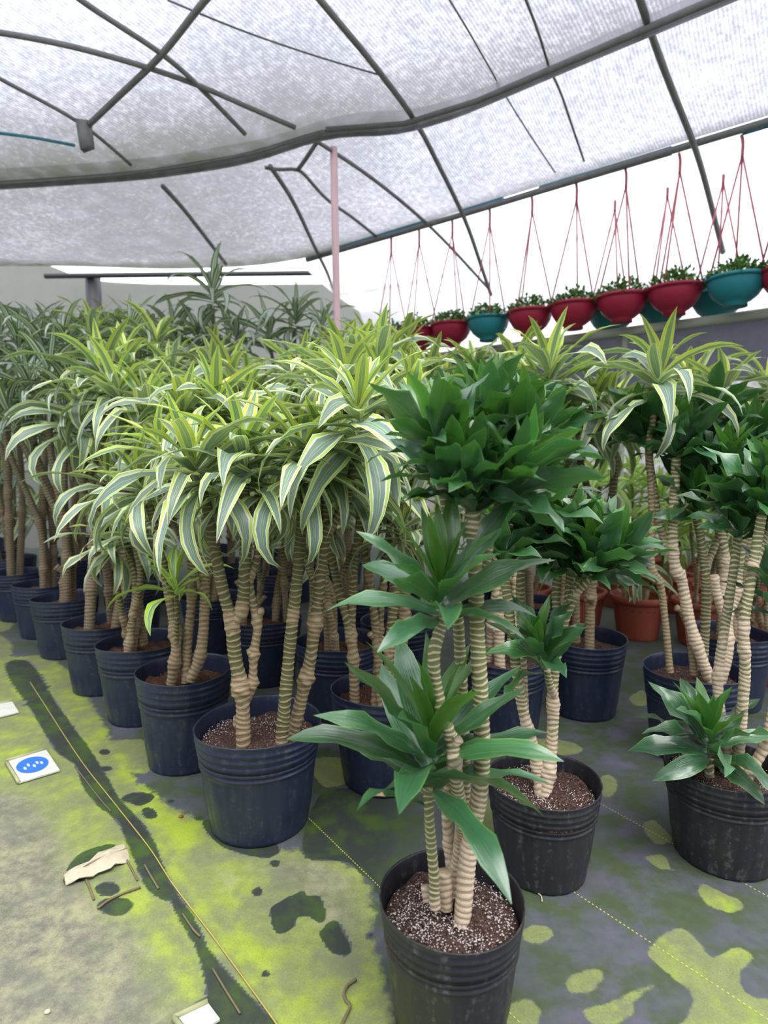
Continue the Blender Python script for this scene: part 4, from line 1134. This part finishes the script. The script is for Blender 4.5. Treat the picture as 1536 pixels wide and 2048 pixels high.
# dark green plant behind the front one
auto_plant('dark green dracaena in a navy pot directly behind the foremost stems', 'dark green dracaenas', (1005, 1306, 2.4, .18, .33, 'pot_blue'),
    [(925, 850, 0, 'compact', dict(L=.22)), (985, 830, 0, 'compact', dict(L=.22)), (1045, 870, 0, 'compact', dict(L=.22)), (1075, 930, -.1, 'compact', dict(L=.22)), (1005, 960, -.1, 'compact', dict(L=.21))], matname='stem_compact', near=True, r=.019, spacing=.018, soil='soil', seg=10, rows=4, perl=80)

WG = 'tall white striped dracaenas'
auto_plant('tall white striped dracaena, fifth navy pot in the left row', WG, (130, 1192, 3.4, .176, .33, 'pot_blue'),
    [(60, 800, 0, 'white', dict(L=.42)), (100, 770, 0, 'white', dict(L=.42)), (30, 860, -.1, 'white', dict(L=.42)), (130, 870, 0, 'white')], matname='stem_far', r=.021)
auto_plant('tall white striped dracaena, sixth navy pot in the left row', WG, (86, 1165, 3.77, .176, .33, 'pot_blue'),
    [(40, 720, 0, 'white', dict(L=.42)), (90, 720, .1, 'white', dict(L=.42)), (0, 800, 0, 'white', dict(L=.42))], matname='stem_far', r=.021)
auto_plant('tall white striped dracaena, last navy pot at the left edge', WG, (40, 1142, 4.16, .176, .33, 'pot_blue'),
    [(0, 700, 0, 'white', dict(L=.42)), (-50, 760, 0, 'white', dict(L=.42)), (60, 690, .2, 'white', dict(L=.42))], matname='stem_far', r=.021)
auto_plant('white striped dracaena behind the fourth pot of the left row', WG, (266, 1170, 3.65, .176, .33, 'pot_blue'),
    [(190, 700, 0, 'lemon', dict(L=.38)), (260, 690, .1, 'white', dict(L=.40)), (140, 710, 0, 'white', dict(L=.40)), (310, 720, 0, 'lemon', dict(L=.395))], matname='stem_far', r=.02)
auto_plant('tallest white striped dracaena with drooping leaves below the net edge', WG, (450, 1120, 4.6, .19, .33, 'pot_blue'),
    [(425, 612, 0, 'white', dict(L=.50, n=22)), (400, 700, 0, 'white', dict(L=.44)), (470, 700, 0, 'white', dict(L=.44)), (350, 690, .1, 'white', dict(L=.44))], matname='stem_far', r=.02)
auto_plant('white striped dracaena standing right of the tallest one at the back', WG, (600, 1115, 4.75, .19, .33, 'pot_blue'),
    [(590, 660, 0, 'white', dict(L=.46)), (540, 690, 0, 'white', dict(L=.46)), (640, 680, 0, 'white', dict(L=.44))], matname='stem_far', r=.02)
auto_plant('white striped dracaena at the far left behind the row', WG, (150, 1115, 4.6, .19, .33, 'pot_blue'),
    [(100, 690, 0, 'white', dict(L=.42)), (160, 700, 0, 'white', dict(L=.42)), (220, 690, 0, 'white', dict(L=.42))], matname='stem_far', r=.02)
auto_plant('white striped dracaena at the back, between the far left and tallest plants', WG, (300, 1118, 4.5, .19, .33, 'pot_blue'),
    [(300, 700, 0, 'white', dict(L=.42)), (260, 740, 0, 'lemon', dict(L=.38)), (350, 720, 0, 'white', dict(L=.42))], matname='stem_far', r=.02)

HR = [(-2.98, 4.75, 1), (-2.2, 5.25, 1), (-3.35, 5.2, 1), (-1.55, 5.35, 0), (-1.0, 5.55, 0), (-0.35, 5.3, 0), (0.15, 4.75, 0), (-0.75, 4.1, 0), (-1.75, 4.15, 1), (0.70, 4.3, 0), (-2.9, 5.9, 1), (-3.9, 5.8, 1)]
for i, (hx, hy, wh) in enumerate(HR):
    rr = random.Random(700 + i)
    hd = []
    for j in range(5):
        a = j * 1.3 + rr.uniform(0, 1); q = rr.uniform(.1, .28)
        z = (.55, .8, 1.05, 1.3, 1.5)[j] + rr.uniform(-.08, .08)
        hd.append((q * math.cos(a), q * math.sin(a), z * (1.08 if wh else .92), rr.choice(('white', 'white', 'lemon')) if wh else 'lemon', dict(n=12, L=rr.uniform(.36, .44))))
    auto_plant('tall white striped dracaena crowded into the blurred back rows at left' if wh else ('lime striped dracaena crowded into the blurred back rows at center'), 'white striped back rows' if wh else 'lime striped back rows',
               (768 + hx * math.cos(PITCH) / hy * FPX, 1024, hy, .18, .33, 'pot_blue'), hd, matname='stem_far', r=.018, local=True, seg=6, rows=2)

TG = 'small lime plants in terracotta pots'
TP = [((1277, 1188, 3.75, .165, .27), 'small lime striped plant in the terracotta pot standing clear beside the navy pots'),
      ((1160, 1178, 3.85, .165, .27), 'small lime striped plant in terracotta pot left of the clear standing one'),
      ((1404, 1198, 3.55, .165, .27), 'small lime striped plant in terracotta pot seen through the right hand stems'),
      ((1535, 1262, 0, .165, .25), 'small lime striped plant in the nearest terracotta pot at the right edge'),
      ((1052, 1172, 3.95, .165, .27), 'small lime striped plant in terracotta pot behind the ringed stems'),
      ((1236, 1140, 4.35, .165, .27), 'small lime striped plant in terracotta pot of the second row, above the clear one'),
      ((1346, 1148, 4.15, .165, .27), 'small lime striped plant in terracotta pot of the second row, right of center'),
      ((1440, 1172, 3.95, .165, .27), 'small lime striped plant in terracotta pot of the second row, behind dark leaves'),
      ((1150, 1128, 4.5, .165, .27), 'small lime striped plant in terracotta pot of the second row, leftmost'),
      ((1290, 1110, 4.85, .165, .27), 'small lime striped plant in terracotta pot at the back under the bowls'),
      ((1380, 1118, 4.65, .165, .27), 'small lime striped plant in terracotta pot at the back near the rail post'),
      ((1500, 1150, 4.2, .165, .27), 'small lime striped plant in terracotta pot at the back by the right edge')]
for i, (pp_, lb) in enumerate(TP):
    rr = random.Random(900 + i)
    hd = []
    for j in range(4):
        a = rr.uniform(0, 6.28) if j else 0
        q = rr.uniform(.05, .16)
        hd.append((q * math.cos(a), q * math.sin(a), rr.uniform(.38, .95), rr.choice(('lime', 'lemon', 'lime')), dict(n=13, L=rr.uniform(.26, .36))))
    auto_plant(lb, TG, (*pp_, 'terracotta'), hd, r=.014, name='potted_lime_dracaena', local=True, fork=.3, seg=6, rows=2)

# ------------------------------------------------------------------ litter on the mat
def litter_tube(name, pts, r, mat, label, cat, z=0.004):
    P = [gnd(*p) + np.array((0, 0, z)) for p in pts]
    c = np.mean(P, axis=0); c[2] = 0
    o = tube(name, [p - c for p in P], r, mat, None, seg=6)
    o.location = c
    return tag(o, label, cat)
litter_tube('string', [(60, 1365), (90, 1412), (160, 1520), (230, 1610), (300, 1700), (345, 1770), (420, 1868), (480, 1950), (552, 2050), (620, 2150)], 0.0017, 'string', 'long taut yellow string lying along the mat seam', 'string')
litter_tube('dry_stalk', [(150, 1535), (200, 1600), (222, 1625)], 0.002, 'twig', 'thin green stalk beside the string near the card', 'stalk')
litter_tube('dry_stalk', [(365, 1830), (385, 1860), (400, 1876)], 0.0024, 'twig', 'short pale stalk lying in the dark seam', 'stalk')
litter_tube('dry_stalk', [(425, 1940), (455, 1990), (480, 2030)], 0.0022, 'twig', 'pale stalk in the dark seam near the bottom edge', 'stalk')
litter_tube('twig', [(196, 1820), (215, 1805), (245, 1790), (281, 1777)], 0.0032, 'twig', 'dark curved twig below the dry leaf', 'twig')
litter_tube('twig', [(172, 1762), (180, 1780), (188, 1802)], 0.0028, 'twig', 'short twig poking down from the dry leaf', 'twig')
litter_tube('twig', [(253, 1722), (264, 1742), (275, 1763)], 0.0026, 'twig', 'straight twig touching the right end of dry leaf', 'twig')
litter_tube('twig', [(289, 1732), (302, 1755), (317, 1780)], 0.0026, 'twig', 'straight twig lying beside the yellow string', 'twig')
litter_tube('vine_stem', [(712, 1962), (695, 1975), (688, 1990), (692, 2005), (700, 2015), (692, 2035), (680, 2060)], 0.0032, 'twig', 'curly dry vine stem near the bottom center', 'vine')
litter_tube('straw', [(1074, 1788), (1082, 1795), (1084, 1806)], 0.0018, 'dry', 'tiny pale straw beside the second black pot', 'straw')

# rolled dry leaf: ribbed, curled sheet with thickness
def dry_leaf():
    P = [gnd(122, 1768), gnd(146, 1740), gnd(246, 1698), gnd(254, 1716), gnd(240, 1742), gnd(180, 1764)]
    a = gnd(126, 1766); b = gnd(252, 1708)
    c = (a + b) / 2; ax = (b - a); L = np.linalg.norm(ax); ax /= L
    sd = np.array((-ax[1], ax[0], 0))
    V, F = [], []
    nu, nv = 12, 9
    for i in range(nu):
        f = i / (nu - 1)
        w = 0.085 * (.10 + 1.0 * math.sin(math.pi * min(1, f * .62 + .04)) ** .8) * (1 + .12 * math.sin(f * 23))
        for j in range(nv):
            g = j / (nv - 1)
            x = (f - .5) * L
            y = (g - .5) * w - .01 + .02 * f
            z = .007 + .017 * math.sin(g * math.pi * 1.15) + .0065 * math.sin(g * 21 + f * 4) + .004 * math.sin(f * 11)
            V.append(ax * x + sd * y + np.array((0, 0, z)))
    for i in range(nu - 1):
        for j in range(nv - 1):
            k = i * nv + j
            F.append((k, k + nv, k + nv + 1, k + 1))
    n = len(V)
    V += [v - np.array((0, 0, .002)) for v in V]
    F += [tuple(q + n for q in f[::-1]) for f in F]
    o = empty('dry_leaf', c)
    mesh_obj('blade', V, F, 'dry', o)
    tube('midrib', [ax * -.5 * L + np.array((0, 0, .01)), np.array((0, 0, .026)), ax * .52 * L + np.array((0, 0, .018))], .003, 'dry', o, seg=6)
    tag(o, 'curled pale brown dry leaf lying on the algae', 'dry leaf')
dry_leaf()

def card(corners, label, blue):
    Q = [gnd(*p) for p in corners]
    c = np.mean(Q, axis=0)
    o = empty('plant_label_card', c)
    Q = [q - c for q in Q]
    def slab(name, pts, z0, z1, mat):
        V = [p + np.array((0, 0, z)) for z in (z0, z1) for p in pts]
        return mesh_obj(name, V, [(3, 2, 1, 0), (4, 5, 6, 7), (0, 1, 5, 4), (1, 2, 6, 5), (2, 3, 7, 6), (3, 0, 4, 7)], mat, o, False)
    slab('sheet', Q, .004, .009, 'card')
    for i in range(4):
        a, b = Q[i], Q[(i + 1) % 4]
        if i in (0, 3):
            tube('border_strip', [a + np.array((0, 0, .010)), b + np.array((0, 0, .010))], .006, 'card_edge', o, seg=6)
    if blue:
        ex = (Q[1] - Q[0]); ey = (Q[3] - Q[0]); m = (Q[0] + Q[1] + Q[2] + Q[3]) / 4
        n = 22
        V = [m + np.array((0, 0, .0102))] + [m + ex * .38 * math.cos(6.283 * i / n) + ey * .33 * math.sin(6.283 * i / n) + ey * -.02 + np.array((0, 0, .0102)) for i in range(n)]
        mesh_obj('printed_oval', V, [(0, 1 + i, 1 + (i + 1) % n) for i in range(n)], 'card_blue', o, False)
        for q, (fx, fy) in enumerate([(-.2, .04), (-.09, -.05), (.02, .05), (.12, -.04), (.21, .02)]):
            cc = m + ex * fx + ey * fy + np.array((0, 0, .0104))
            V = [cc + ex * .035 * math.cos(6.283 * i / 7) + ey * .07 * math.sin(6.283 * i / 7) for i in range(7)]
            mesh_obj('printed_mark', V, [tuple(range(7))], 'card', o, False)
    tag(o, label, 'card', 'cards lying on the mat')
card([(12, 1527), (92, 1503), (120, 1545), (38, 1570)], 'white card with a blue printed oval at the left edge', True)
card([(-14, 1412), (24, 1406), (38, 1428), (-10, 1440)], 'small blank white card cut off by the left edge', False)
card([(348, 2044), (415, 2012), (440, 2046), (380, 2085)], 'mossy white card cut off by the bottom edge', False)

def pebble(px, py, r, mat, label):
    p = gnd(px, py)
    rng = random.Random(int(px))
    pr = [(r * .3, 0), (r * .8, r * .2), (r, r * .5), (r * .8, r * .9), (r * .35, r * 1.1)]
    o = lathe('pebble', pr, 9, mat, None, lambda a, b, c: (a * (1 + .15 * math.sin(2 * c + 1)), b))
    o.location = p
    tag(o, label, 'pebble')
pebble(362, 1635, .007, 'terracotta', 'tiny reddish pebble on the mat left of the front striped pot')
pebble(95, 2026, .006, 'dry', 'tiny tan pebble on the dusty mat at lower left')
print('leaves', n_leaf[0], 'objects', len(bpy.data.objects))
